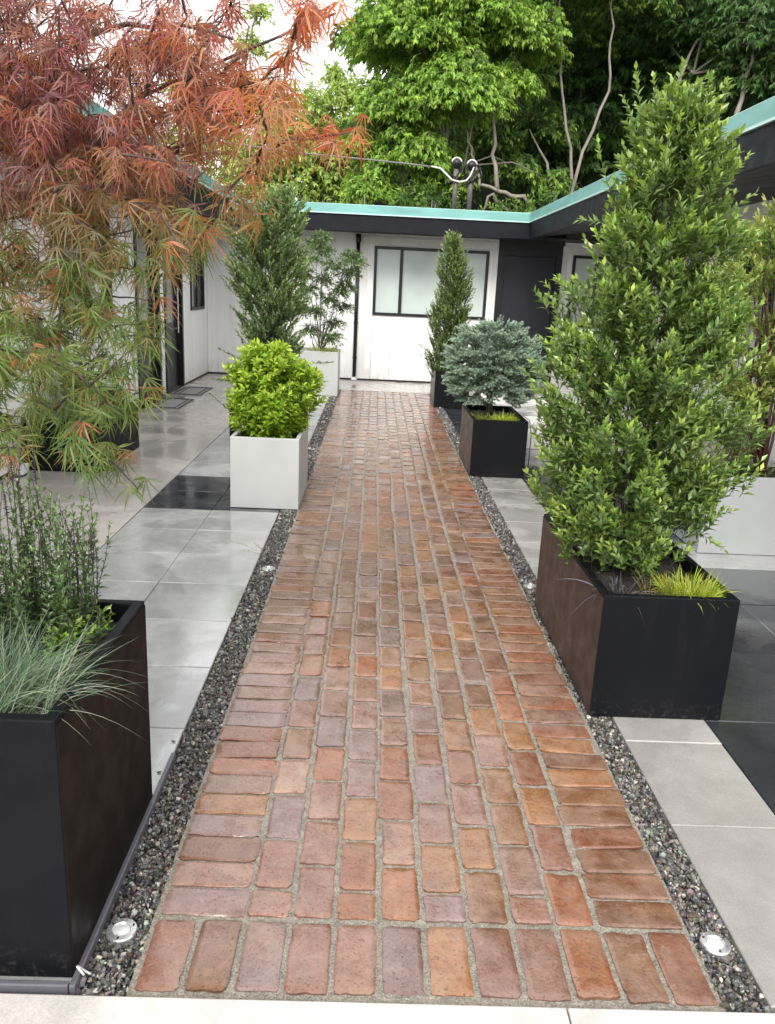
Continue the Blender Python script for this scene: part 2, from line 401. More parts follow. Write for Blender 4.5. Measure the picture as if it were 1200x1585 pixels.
XL, XR, Y0, Y1 = -.473, .823, 1.405, 12.0
def brick_path():
    g = G()
    nu, nv = 9, 11
    pinks = [(.215, .118, .088), (.245, .14, .105), (.19, .10, .075), (.265, .165, .125), (.205, .125, .10)]
    purp = [(.185, .125, .125), (.20, .13, .125), (.165, .115, .115)]
    oran = [(.255, .105, .048), (.23, .088, .038), (.26, .13, .06), (.19, .078, .042), (.195, .105, .055), (.16, .08, .047)]
    su = np.linspace(-1, 1, nu); sv = np.linspace(-1, 1, nv)
    su = np.sign(su)*np.abs(su)**.55; sv = np.sign(sv)*np.abs(sv)**.45
    U, Vv = np.meshgrid(su, sv, indexing='ij')
    i = (np.arange(nu-1)[:, None]*nv+np.arange(nv-1)[None]).ravel()
    top = np.stack([i, i+nv, i+nv+1, i+1], 1)
    # border loop for the skirt
    loop = [a*nv for a in range(nu)]+[(nu-1)*nv+b for b in range(1, nv)]+[a*nv+nv-1 for a in range(nu-2, -1, -1)]+[b for b in range(nv-2, 0, -1)]
    loop = np.array(loop); nl = len(loop)
    sk = np.array([(nu*nv+nl+k, nu*nv+k, nu*nv+(k+1) % nl, nu*nv+nl+(k+1) % nl) for k in range(nl)])
    def brick(cx, cy, hx, hy, col):
        a = rng.normal(0, .008); u = U*hx; v = Vv*hy
        # rounded corners: pull the far corners in
        cr = rng.uniform(.006, .014)
        dx = np.clip(np.abs(u)-(hx-cr), 0, None); dy = np.clip(np.abs(v)-(hy-cr), 0, None)
        d = np.hypot(dx, dy); k = np.where(d > cr, cr/np.maximum(d, 1e-6), 1)
        u = np.sign(u)*np.where(np.abs(u) > hx-cr, (hx-cr)+dx*k, np.abs(u)); v = np.sign(v)*np.where(np.abs(v) > hy-cr, (hy-cr)+dy*k, np.abs(v))
        edge = np.maximum(np.abs(U), np.abs(Vv)) > .99
        ph = rng.uniform(0, 6.28, 4); an_ = np.arctan2(v/hy, u/hx)
        wob = .0008*np.sin(an_*5+ph[0])+.0007*np.sin(an_*9+ph[1])+.0006*np.sin(an_*15+ph[2])
        u = u+np.where(edge, np.sign(u)*wob+rng.normal(0, .0009, u.shape), 0); v = v+np.where(edge, np.sign(v)*wob+rng.normal(0, .0009, v.shape), 0)
        near = np.maximum(np.abs(u)/hx, 0)**8*.0+0
        m = np.minimum(hx-np.abs(u), hy-np.abs(v)); z = -.0030*np.clip(1-m/.006, 0, 1)**1.6
        z += rng.normal(0, .0010)+u*rng.normal(0, .02)+v*rng.normal(0, .013)+rng.normal(0, .0004, u.shape)
        for _ in range(rng.integers(0, 4)):         # chips knocked out of the arris
            q = rng.integers(0, nl); iu, iv = divmod(loop[q], nv); dpt = rng.uniform(.002, .006)
            u[iu, iv] -= np.sign(u[iu, iv])*dpt*rng.uniform(.3, 1); v[iu, iv] -= np.sign(v[iu, iv])*dpt*rng.uniform(.3, 1); z[iu, iv] -= rng.uniform(.001, .004)
        X = cx+u*math.cos(a)-v*math.sin(a); Y = cy+u*math.sin(a)+v*math.cos(a)
        T = np.stack([X, Y, z], -1).reshape(-1, 3); Bt = T[loop].copy(); Bt[:, 2] = -.045
        Vt = np.concatenate([T, Bt, T[loop]])
        c = np.repeat(np.array(col)[None], len(Vt), 0)
        # burnt or worn edge on some
        if rng.random() < .3:
            e = np.concatenate([edge.reshape(-1), np.ones(2*nl, bool)]); c[e] *= rng.uniform(.7, 1.25)
        # firing colour drifts inside the brick
        if rng.random() < .65:
            c2 = np.array([(.25, .135, .065), (.17, .105, .10), (.28, .18, .13), (.13, .07, .05), (.24, .11, .055), (.21, .15, .14)][rng.integers(6)])
            ux, vy = rng.uniform(-1, 1, 2); k = np.exp(-(((U-ux)/rng.uniform(.5, 1.1))**2+((Vv-vy)/rng.uniform(.4, .9))**2)).reshape(-1)
            k = np.concatenate([k, np.zeros(2*nl)])[:, None]*rng.uniform(.4, .9); c = c*(1-k)+c2*k
        c[nu*nv:] *= .6
        g.add(Vt, [top[:, ::-1], sk[:, ::-1]], c)
    def colour(x, y):  # left pinker, more purple: partly brick mix, partly sky reflection put into colour
        f = np.clip((x-XL)/(XR-XL)+rng.normal(0, .18), 0, 1)
        r = rng.random()
        if r < .19-.13*f: c = purp[rng.integers(3)]
        elif rng.random() < .30+.72*f: c = oran[rng.integers(6)]
        else: c = pinks[rng.integers(5)]
        return np.array(c)*rng.uniform(.92, 1.26)
    pit = (XR-XL)/12
    # soldier course nearest the camera
    for k in range(12): brick(XL+pit*(k+.5), Y0+.112+rng.normal(0, .002), pit/2-.0075, .100+rng.normal(0, .002), colour(XL+pit*k, 1))
    ys = Y0+.228
    # headers on both sides
    for sx in (XL+pit, XR-pit):
        y = ys
        while y < Y1-.05:
            h = .0925+rng.normal(0, .0022); brick(sx+rng.normal(0, .003), y+h/2, pit-.006+rng.normal(0, .002), h/2-.0012, colour(sx, y)); y += h+.0045
    for c in range(8):
        y = ys; x = XL+pit*(2.5+c)
        first = c % 2 == 0
        drift = 0
        while y < Y1-.03:
            L = .187+rng.normal(0, .005)
            if first and y == ys: L = .092
            L = min(L, Y1-y)
            drift = .8*drift+rng.normal(0, .0016)
            brick(x+drift, y+L/2, pit/2-.0074+rng.normal(0, .0018), L/2-.0028, colour(x, y)); y += L+.0075
    o = g.build('brick_path', M_brick, smooth=True); tag(o, kind='structure')
    o2 = box('mortar_bed', (XL-.006, XR+.006, Y0-.02, Y1, -.05, -.0065), M_mortar); tag(o2, kind='structure')
brick_path()

def slabs(name, mat_, xs, ys, gap=.004, tone=.07, skip=None, z=0.0):
    g = G()
    for i in range(len(xs)-1):
        for j in range(len(ys)-1):
            if skip and skip(i, j): continue
            t = 1+rng.normal(0, tone); a = gap/2
            dz = rng.normal(0, .0007)
            x0, x1, y0, y1 = xs[i]+a, xs[i+1]-a, ys[j]+a, ys[j+1]-a
            b = .003
            v = [(x0, y0, -.05), (x1, y0, -.05), (x1, y1, -.05), (x0, y1, -.05), (x0, y0, z-b+dz), (x1, y0, z-b+dz), (x1, y1, z-b+dz), (x0, y1, z-b+dz),
                 (x0+b, y0+b, z+dz), (x1-b, y0+b, z+dz), (x1-b, y1-b, z+dz), (x0+b, y1-b, z+dz)]
            f = [(8, 9, 10, 11)]+[(4+k, 4+(k+1) % 4, 8+(k+1) % 4, 8+k) for k in range(4)]+[(k, (k+1) % 4, 4+(k+1) % 4, 4+k) for k in range(4)]
            g.add(v, [f], (t, t, t*rng.uniform(.99, 1.01)))
    return tag(g.build(name, mat_), kind='structure')
lx = [-1.50, -1.045, -.597]
ly = [1.41, 1.565, 2.02, 2.477, 2.934, 3.391, 3.848, 4.305, 4.762, 5.22]
slabs('light_paving', M_slab, lx, ly)
slabs('charcoal_paving', M_darkslab, lx, [5.22, 5.70, 6.18])
slabs('grey_paving', M_slab, lx, [6.18+.457*k for k in range(13)]+[12.0], tone=.1)
slabs('edge_paving', M_warmslab, [.930, 1.275], [1.41]+[2.035+.457*k for k in range(-1, 12)][1:]+[7.52], tone=.05)
slabs('dark_edge_paving', M_darkslab, [.930, 1.275], [7.52+.457*k for k in range(9)]+[12.0])
slabs('dark_paving', M_darkslab, [1.275, 1.93, 2.585, 3.3], [1.41, 2.04, 2.65, 3.26, 3.85, 4.42], tone=.1)
slabs('light_cross_paving', M_slab, [1.275, 1.93, 2.585, 3.3], [4.42, 4.88], tone=.04)
slabs('dark_paving_beyond', M_darkslab, [1.275, 1.93, 2.585, 3.3], [4.88+.6*k for k in range(6)], tone=.1)
tag(box('walkway', (-2.69, -1.503, -2, 12.0, -.05, .001), M_walk, bevel=.002), kind='structure')
tag(box('walkway_end', (-2.69, 3.3, 12.003, 13.3, -.05, .002), M_walk, bevel=.002), kind='structure')
tag(box('front_walk', (-1.503, .47, -2.5, 1.385, -.05, .012), M_front, bevel=.004), kind='structure')
tag(box('front_walk_beyond', (.473, 5, -2.5, 1.385, -.05, .012), M_front, bevel=.004), kind='structure')
tag(box('right_terrace', (3.303, 3.9, 1.41, 13.3, -.05, .001), M_walk), kind='structure')
tag(box('terrace_far', (1.278, 3.3, 7.88, 12.0, -.05, -.002), M_walk), kind='structure')
tag(box('paving_bed', (-1.51, 3.31, 1.39, 12.0, -.055, -.030), M_joint), kind='structure')

# gravel in the two channels
def gravel():
    g = G()
    ph = (1+5**.5)/2
    iv = norm(arr([(-1, ph, 0), (1, ph, 0), (-1, -ph, 0), (1, -ph, 0), (0, -1, ph), (0, 1, ph), (0, -1, -ph), (0, 1, -ph), (ph, 0, -1), (ph, 0, 1), (-ph, 0, -1), (-ph, 0, 1)]))
    fi = arr([(0, 11, 5), (0, 5, 1), (0, 1, 7), (0, 7, 10), (0, 10, 11), (1, 5, 9), (5, 11, 4), (11, 10, 2), (10, 7, 6), (7, 1, 8), (3, 9, 4), (3, 4, 2), (3, 2, 6), (3, 6, 8), (3, 8, 9), (4, 9, 5), (2, 4, 11), (6, 2, 10), (8, 6, 7), (9, 8, 1)])
    for x0, x1 in ((-.594, -.478), (.828, .928)):
        for ya, yb, dens, sz in ((1.40, 3.2, 34000, .0048), (3.2, 6, 20000, .006), (6, 12, 8000, .009)):
            n = int((x1-x0)*(yb-ya)*dens)
            P = np.stack([rng.uniform(x0, x1, n), rng.uniform(ya, yb, n), rng.uniform(-.026, -.003, n)], 1)
            s = sz*rng.lognormal(0, .28, (n, 1))*rng.uniform(.4, 1.5, (n, 3))
            A = rand_dirs(n); B = norm(np.cross(A, rand_dirs(n))); C = np.cross(A, B)
            Rm = np.stack([A, B, C], -1)
            v = (iv[None]*(1+rng.normal(0, .24, (n, 12, 1))))*s[:, None]
            V = np.einsum('nij,nkj->nki', Rm, v)+P[:, None]
            F = (fi.astype(np.int64)[None]+(np.arange(n)*12)[:, None, None]).reshape(-1, 3)
            c = mixcols(n, [(.085, .08, .075), (.045, .045, .046), (.16, .15, .135), (.11, .09, .07), (.34, .31, .27), (.13, .085, .055)], .22, [.3, .24, .22, .10, .10, .04])
            g.add(V.reshape(-1, 3), [F], np.repeat(c, 12, 0))
    o = g.build('gravel', M_gravel); tag(o, 'dark wet gravel filling the channels beside the brick path', 'gravel', kind='stuff')
gravel()

for x, y, a, lb in ((246, 1195, .4, 'small dark fallen leaf on the pale slab beside the near left planter'), (237, 1232, 1.9, 'small fallen leaf just above the lower corner of the near left planter'), (269, 1147, 2.8, 'tiny fallen leaf near the gravel on the pale slab')):
    d_ = ray(x, y); p = CAM+d_*((.002-H)/d_[2]); c_, s_ = math.cos(a), math.sin(a)
    q = [(-.007, 0), (-.002, .003), (.005, .0025), (.008, 0), (.004, -.003), (-.003, -.0025)]
    tag(G().add([(p[0]+u*c_-v*s_, p[1]+u*s_+v*c_, .0035+.001*(k % 2)) for k, (u, v) in enumerate(q)]+[(p[0]+u*c_-v*s_, p[1]+u*s_+v*c_, .002) for u, v in q], [[(0, 1, 2, 3, 4, 5)], [(k, (k+1) % 6, 6+(k+1) % 6, 6+k) for k in range(6)]]).build('fallen_leaf', M_barkd), lb, 'leaf', 'fallen leaves on the left paving')
# edging strips
o = thing('metal_edging', 'thin grey edging strip along the base of the near left planter', 'edging', (-.59, 1.4, 0))
G().box(-.600, -.586, 1.40, 2.30, -.03, .018).build('strip', M_edge, o, bevel=.003)
G().box(-1.3, -.601, 1.398, 1.412, -.03, .020).build('strip', M_edge, o, bevel=.003)
gg = G(); a = np.linspace(0, 4.2, 12)
gg.tube(np.stack([-.577+.014*np.cos(a+1.4), 1.425+.004*a, .022+.016*np.sin(a)], 1), .0025, 6); gg.build('cable_loop', M_cablew, o, smooth=True)

# ------------------------------------------------------------------ planters
def planter(label, x0, x1, y0, y1, h, m, t=.028, group='rectangular planters along the path', side=None, soil=.05, sm=None):
    o = thing('planter', label, 'planter', ((x0+x1)/2, (y0+y1)/2, 0), group)
    g = G()
    # hollow box, one skin, slightly inset foot
    O = [(x0, y0), (x1, y0), (x1, y1), (x0, y1)]; I = [(x0+t, y0+t), (x1-t, y0+t), (x1-t, y1-t), (x0+t, y1-t)]
    v = [(x, y, .004) for x, y in O]+[(x, y, h) for x, y in O]+[(x, y, h) for x, y in I]+[(x, y, h-.12) for x, y in I]
    f = [(k, (k+1) % 4, 4+(k+1) % 4, 4+k) for k in range(4)]+[(4+k, 4+(k+1) % 4, 8+(k+1) % 4, 8+k) for k in range(4)]+[(8+k, 8+(k+1) % 4, 12+(k+1) % 4, 12+k) for k in range(4)]
    g.add(v, [f]).build('box', m, o, bevel=.004)
    if side:
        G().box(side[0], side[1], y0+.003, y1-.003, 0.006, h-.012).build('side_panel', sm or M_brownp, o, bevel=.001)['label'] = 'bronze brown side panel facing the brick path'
    # soil
    nx, ny = 14, 22
    X, Y = np.meshgrid(np.linspace(x0+t, x1-t, nx), np.linspace(y0+t, y1-t, ny)); Z = h-soil+rng.normal(0, .008, X.shape)
    i = (np.arange(ny-1)[:, None]*nx+np.arange(nx-1)[None]).ravel()
    G().add(np.stack([X, Y, Z], -1).reshape(-1, 3), [np.stack([i, i+1, i+1+nx, i+nx], 1)]).build('soil', M_soil, o)
    return o
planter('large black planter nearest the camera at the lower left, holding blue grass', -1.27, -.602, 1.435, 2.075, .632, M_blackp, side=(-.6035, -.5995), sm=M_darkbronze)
planter('light grey planter holding the lime green shrub left of the path', -.935, -.475, 5.30, 6.04, .487, M_greyp)
planter('black planter hidden behind the lime shrub, holding the tall dark evergreen', -1.30, -.66, 7.35, 8.3, .45, M_blackp)
planter('tall light grey planter by the back wall holding the small green tree', -1.12, -.49, 11.2, 11.85, .60, M_greyp)
planter('long black and bronze planter on the right holding the largest shrub', .843, 1.33, 2.65, 3.72, .478, M_blackp, side=(.8405, .8445))
planter('black planter under the round blue spruce right of the path', .832, 1.285, 6.55, 7.45, .478, M_blackp, side=(.8295, .8335))
planter('black planter near the back wall holding the narrow column shrub', .80, 1.25, 10.52, 11.3, .475, M_blackp, side=(.7975, .8015))
planter('long white planter at the right edge holding the yellow shrub', 2.03, 3.25, 4.69, 5.3, .488, M_greyp_shaded)
planter('wide black planter beside the left walkway behind the maple leaves', -2.66, -2.08, 6.12, 7.2, .40, M_blackp)
planter('black planter at the foot of the red maple beyond the left edge', -2.15, -1.62, 2.55, 3.1, .50, M_blackp)

# ------------------------------------------------------------------ well lights in the gravel
def make_light(loc):
    o = thing('well_light', 'x', 'ground light', loc, 'round steel lights set in the gravel')
    n = 24; an = np.linspace(0, 2*math.pi, n, endpoint=False)
    prof = [(.0, .034, -.03), (0, .036, 0.0), (0, .034, .004), (0, .022, .005), (0, .020, .001)]
    g = G(); V = []
    for _, r, z in prof: V += [(loc[0]+r*math.cos(a), loc[1]+r*math.sin(a), z+loc[2]) for a in an]
    F = [(k*n+j, k*n+(j+1) % n, (k+1)*n+(j+1) % n, (k+1)*n+j) for k in range(len(prof)-1) for j in range(n)]
    g.add(V, [F]).build('ring', M_steel, o, smooth=False)
    g = G(); V = [(loc[0]+.0195*math.cos(a), loc[1]+.0195*math.sin(a), loc[2]+.001) for a in an]+[(loc[0]+.012*math.cos(a), loc[1]+.012*math.sin(a), loc[2]+.0045) for a in an]+[(loc[0], loc[1], loc[2]+.0055)]
    F = [(j, (j+1) % n, n+(j+1) % n, n+j) for j in range(n)]
    g.add(V, [F, [(n+j, n+(j+1) % n, 2*n) for j in range(n)]]).build('lens', M_lens, o, smooth=True)
    for a in (0.5, 2.6, 4.7): G().add([(loc[0]+.028*math.cos(a)+.003*math.cos(b), loc[1]+.028*math.sin(a)+.003*math.sin(b), loc[2]+.0062) for b in np.linspace(0, 6.28, 7)[:-1]], [[tuple(range(6))]]).build('screw', M_black, o)
    return o
def copy_tree(o, parent=None):
    c = o.copy(); COL.objects.link(c); c.parent = parent
    for ch in [x for x in bpy.data.objects if x.parent == o]: copy_tree(ch, c)
    return c
l0 = make_light((-.540, 1.575, .001))
l0['label'] = 'round steel ground light in the gravel beside the near left planter'
for p, lb in (((.878, 1.585, .001), 'round steel ground light in the gravel at the lower right'),
              ((-.522, 4.11, .001), 'small round ground light in the left gravel short of the light grey planter'),
              ((.872, 4.00, .001), 'small round ground light in the right gravel behind the long planter')):
    c = copy_tree(l0); c.location = p; c['label'] = lb

# ------------------------------------------------------------------ the house round the courtyard
BY = 13.3
house = thing('house', 'single storey white house with teal roof edge wrapping round the courtyard', 'house', (0, 13.3, 0))
def wallboards(name, axis, a0, a1, fixed, z0, z1, depth, openings=(), step=.61):
    """wall of wide vertical boards with fine gaps; openings are (a0,a1,z0,z1)"""
    g = G()
    cuts = sorted(set([a0, a1]+[a for o_ in openings for a in o_[:2]]+[a0+step*k for k in range(1, int((a1-a0)/step)+1)]))
    cuts = [c for c in cuts if a0 <= c <= a1]
    opn = sorted(openings)
    for c0, c1 in zip(cuts[:-1], cuts[1:]):
        if c1-c0 < .01: continue
        mid = (c0+c1)/2; segs = [(z0, z1)]
        for oa0, oa1, oz0, oz1 in opn:
            if oa0 <= mid <= oa1: segs = [(z0, oz0), (oz1, z1)]
        ga = 0.002
        for s0, s1 in segs:
            if s1-s0 < .01: continue
            if axis == 'x': g.box(c0+ga, c1-ga, fixed, fixed+depth, s0, s1)
            else: g.box(fixed-depth if depth > 0 else fixed, fixed if depth > 0 else fixed-depth, c0+ga, c1-ga, s0, s1)
    return g.build(name, M_siding, house, bevel=.0015)
# back wall
wallboards('wall', 'x', -2.69, -.335, BY, .03, 2.5, .12)
wallboards('wall', 'x', -.335, 1.885, BY, .03, 2.5, .12, [(-.06, 1.745, 1.05, 2.10)], step=.58)
wallboards('wall', 'x', 2.93, 3.9, BY, .03, 2.6, .12, [(3.07, 3.8, 1.0, 2.1)])
box('backing', (-2.8, 4.2, BY+.13, BY+.2, 0, 2.6), M_black, house)
box('base_flashing', (-2.69, 1.885, BY-.004, BY+.1, 0.002, .03), M_black, house)
# left wall, its plane at X=-2.69, running towards the camera
LW = -2.69
wallboards('wall', 'y', -1.0, BY, LW, .03, 2.5, .12, [(12.1, 13.02, 1.03, 2.09), (10.6, 11.57, .03, 2.15), (9.35, 10.35, .03, 2.15), (7.2, 8.5, 1.05, 2.10)])
box('backing', (LW-.20, LW-.13, -1, BY, 0, 2.6), M_black, house)
box('base_flashing', (LW-.1, LW+.004, -1, 9.3, .002, .03), M_black, house); box('base_flashing', (LW-.1, LW+.004, 11.6, BY-.005, .002, .03), M_black, house)
box('base_flashing', (LW-.1, LW+.004, 10.37, 10.58, .002, .03), M_black, house)
# right wall
wallboards('wall', 'y', 5.2, BY, 3.9, .03, 2.6, -.12, [(7.5, 9.2, 1.0, 2.1)])
box('backing', (4.03, 4.1, 2, BY, 0, 2.7), M_black, house)

def window_x(x0, x1, z0, z1, y, mull, pane=M_pane, fr=.042):
    f = G().box(x0, x1, y-.025, y+.06, z1-fr, z1).box(x0, x1, y-.025, y+.06, z0, z0+fr).box(x0, x0+fr, y-.025, y+.06, z0+fr, z1-fr).box(x1-fr, x1, y-.025, y+.06, z0+fr, z1-fr)
    for m_ in mull: f.box(m_-.024, m_+.024, y-.018, y+.055, z0+fr, z1-fr)
    f = f.build('window', M_black, house, bevel=.002)
    xs = [x0+fr]+[c for m_ in mull for c in (m_-.024, m_+.024)]+[x1-fr]
    for i in range(0, len(xs), 2):
        yo = .012 if i == 0 else .028
        box('pane', (xs[i]+.001, xs[i+1]-.001, y+yo, y+yo+.006, z0+fr+.001, z1-fr-.001), pane, f)
    return f
def window_y(y0, y1, z0, z1, x, mull, sgn, pane=M_paned, fr=.045):
    def bx(g, a, b, z, zz, i=0): return g.box(min(x+sgn*.02, x-sgn*.06)+i, max(x+sgn*.02, x-sgn*.06)-i, a, b, z, zz)
    f = G(); bx(f, y0, y1, z1-fr, z1); bx(f, y0, y1, z0, z0+fr); bx(f, y0, y0+fr, z0+fr, z1-fr); bx(f, y1-fr, y1, z0+fr, z1-fr)
    for m_ in mull: bx(f, m_-.025, m_+.025, z0+fr, z1-fr, .005)
    f = f.build('window', M_black, house, bevel=.002)
    ys = [y0+fr]+[c for m_ in mull for c in (m_-.025, m_+.025)]+[y1-fr]
    for i in range(0, len(ys), 2):
        xx = x-sgn*(.02 if i == 0 else .035)
        box('pane', (xx-.003, xx+.003, ys[i]+.001, ys[i+1]-.001, z0+fr+.001, z1-fr-.001), pane, f)
    return f
window_x(-.06, 1.745, 1.05, 2.10, BY, [.37])
box('blind_panel', (-.02, 1.70, BY+.07, BY+.08, 1.09, 2.06), M_trim, house)
window_x(3.07, 3.8, 1.0, 2.1, BY, [3.45])
window_y(12.1, 13.02, 1.03, 2.09, LW, [12.55], 1, glassmat('grey_glass', (.20, .21, .21), .1, 1.0))
window_y(7.2, 8.5, 1.05, 2.10, LW, [7.85], 1)
window_y(7.5, 9.2, 1.0, 2.1, 3.9, [8.3], -1)
# casings round the back window, 4 mm proud
def casing(x0, x1, z0, z1, y, th=.012):
    box('window_casing', (x0, x1, y-th, y-.0005, z0, z1), M_trim, house, bevel=.002)
casing(-.255, -.165, .032, 2.115, BY); casing(-.255, 1.885, 2.118, 2.245, BY); casing(1.79, 1.885, .032, 2.115, BY)
casing(2.90, 2.985, .032, 2.115, BY); casing(2.90, 3.9, 2.118, 2.235, BY)
# downpipe
g = G(); g.tube([(-.318, BY-.04, .06), (-.318, BY-.04, 2.2)], .030, 10); g.tube([(-.318, BY-.04, 2.14), (-.318, BY-.04, 2.26)], .042, 10)
dp = g.build('downpipe', M_black, house, smooth=True)
for z in (.35, .9, 1.7): G().tube([(-.318, BY-.04, z), (-.318, BY-.04, z+.03)], .036, 10).build('bracket', M_black, dp)
G().tube([(-.318, BY-.045, .012), (-.318, BY-.045, .055)], [.05, .034], 10).build('drain_boot', M_plasticw, dp)
# navy door recess in the back wall
g = G().box(1.888, 1.985, BY-.03, BY+.05, 0.02, 2.30).box(2.80, 2.897, BY-.03, BY+.05, .02, 2.30).box(1.985, 2.80, BY-.03, BY+.05, 2.05, 2.30)
g.build('door_frame', M_black, house, bevel=.003)
d = box('door', (1.988, 2.797, BY+.012, BY+.05, .02, 2.047), M_navy, house, bevel=.003)
# doors on the left walkway
for ya, yb in ((9.35, 10.35), (10.6, 11.57)):
    G().box(LW-.07, LW+.02, ya, ya+.07, .02, 2.15).box(LW-.07, LW+.02, yb-.07, yb, .02, 2.15).box(LW-.07, LW+.02, ya+.07, yb-.07, 2.08, 2.15).build('door_frame', M_black, house, bevel=.003)
    dd = box('door', (LW-.085, LW-.055, ya+.072, yb-.072, .02, 2.078), M_navy, house, bevel=.003)
    box('pane', (LW-.0545, LW-.050, ya+.22, yb-.30, .9, 1.9), M_paned, dd)
    G().tube([(LW-.02, yb-.16, .75), (LW-.02, yb-.16, 1.35)], .011, 8).box(LW-.055, LW-.02, yb-.166, yb-.154, .80, .82).box(LW-.055, LW-.02, yb-.166, yb-.154, 1.28, 1.30).build('handle', M_steel, dd)
box('door_step', (LW, LW+.06, 9.4, 10.3, .003, .03), M_black, house, bevel=.003)
# eaves: fascia boards, teal edging with a pale drip line, soffits, low roofs
XLe, XRe, YE = -2.0, 2.2, 12.5
ZF0, ZF1, ZT = 2.262, 2.485, 2.615
box('fascia', (XLe-.0, XRe, YE, YE+.03, ZF0, ZF1), M_fascia, house)
box('fascia', (XRe, XRe+.03, 1.5, YE+.03, ZF0, ZF1), M_fascia, house)
box('fascia', (XLe-.03, XLe, -1.0, YE+.03, ZF0, ZF1), M_fascia, house)
def edge3(name, m, out, z0, z1):
    g = G(); g.box(XLe+out, XRe-out, YE-out, YE+.04, z0, z1); g.box(XRe-out, XRe+.04, 1.5, YE+.04, z0, z1); g.box(XLe-.04, XLe+out, -1.0, YE+.04, z0, z1)
    return g.build(name, m, house)
edge3('roof_edging', M_teal, .018, ZF1+.018, ZT)
edge3('drip_line', M_tealhi, .024, ZF1, ZF1+.017)
edge3('top_lip', M_tealhi, .010, ZT+.001, ZT+.007)
for x in (-1.1, .35, 1.75): box('edging_joint', (x, x+.06, YE-.0225, YE-.018, ZF1+.019, ZT-.003), M_teal, house, bevel=.001)
for y in (4.2, 7.0, 9.8): box('edging_joint', (XRe-.0225, XRe-.018, y, y+.07, ZF1+.019, ZT-.003), M_teal, house, bevel=.001)
box('soffit', (LW, 3.9, YE+.031, BY, ZF0+.02, ZF0+.04), M_soffit, house)
box('soffit', (LW, XLe-.031, -1, YE+.03, ZF0+.02, ZF0+.04), M_soffit, house)
# deep sloping porch soffit on the right
G().add([(XRe+.031, 1.5, ZF0+.02), (3.9, 1.5, 2.50), (3.9, YE+.03, 2.50), (XRe+.031, YE+.03, ZF0+.02), (XRe+.031, 1.5, ZF0+.05), (3.9, 1.5, 2.53), (3.9, YE+.03, 2.53), (XRe+.031, YE+.03, ZF0+.05)],
        [[(0, 3, 2, 1), (4, 5, 6, 7), (0, 1, 5, 4), (1, 2, 6, 5), (2, 3, 7, 6), (3, 0, 4, 7)]]).build('soffit', M_soffit, house)

# roofs
G().add([(XLe-.04, YE+.04, ZT+.0), (XRe+.04, YE+.04, ZT+.0), (XRe+5, YE+5, ZT+.05), (XLe-5, YE+5, ZT+.05)], [[(0, 1, 2, 3)]]).build('roof', M_roof, house)
G().add([(XRe+.04, YE+.04, ZT), (XRe+.04, 1.5, ZT), (XRe+5, 1.5, ZT+.05), (XRe+5, YE+5, ZT+.05)], [[(0, 1, 2, 3)]]).build('roof', M_roof, house)
G().add([(XLe-.04, YE+.04, ZT), (XLe-5, YE+5, ZT+.05), (XLe-5, -1, ZT+.05), (XLe-.04, -1, ZT)], [[(0, 1, 2, 3)]]).build('roof', M_roof, house)

# steps to the right terrace
st = thing('concrete_steps', 'low pale concrete steps behind the blue spruce planter', 'steps', (2.2, 7.9, 0))
M_step = wetstone('step_concrete', (.62, .60, .57), wet=(.12, .4), slab=False)
for k, (y, z) in enumerate(((7.9, .16), (8.75, .20), (9.9, .24))):
    box('step', (1.35, 3.29, y, 11.9 if k == 2 else (8.746, 9.896)[k], .001, z), M_step, st, bevel=.006)

# doormats
for y0, y1, lb in ((9.42, 10.25, 'grey doormat with a dark double border, nearer of the two on the left walkway'), (10.62, 11.45, 'grey doormat with a dark double border before the farther left door')):
    o = thing('doormat', lb, 'doormat', (-2.45, (y0+y1)/2, .002), 'doormats on the left walkway')
    x0, x1 = -2.62, -2.25
    box('mat', (x0, x1, y0, y1, .002, .012), M_mat, o)
    g = G()
    for i, wd in ((0, .022), (.055, .016)):
        a, b, c, e = x0+i, x1-i, y0+i, y1-i
        g.box(a, b, c, c+wd, .0125, .016).box(a, b, e-wd, e, .0125, .016).box(a, a+wd, c+wd, e-wd, .0125, .016).box(b-wd, b, c+wd, e-wd, .0125, .016)
    g.build('border', M_matb, o)

# small white box by the left black planter
o = thing('white_box', 'small white box standing by the wide black planter on the left', 'box', (-2.75, 6.0, 0))
G().box(-2.68, -2.58, 5.90, 6.02, .012, .085).build('lid', M_plasticw, o, bevel=.008)
G().box(-2.675, -2.585, 5.905, 6.015, .002, .012).build('foot', M_black, o)

# red wooden post with a rail
o = thing('garden_post', 'dark red wooden post with a cross rail behind the yellow shrub', 'post', (2.66, 5.62, 0))
G().box(2.68, 2.745, 5.60, 5.665, .0, 1.385).build('upright', M_redwood, o, bevel=.004)
G().box(2.58, 3.25, 5.615, 5.65, 1.0, 1.03).build('cross_rail', M_redwood, o, bevel=.003)
G().box(2.665, 2.76, 5.585, 5.68, 1.386, 1.415).build('cap', M_trim, o, bevel=.004)

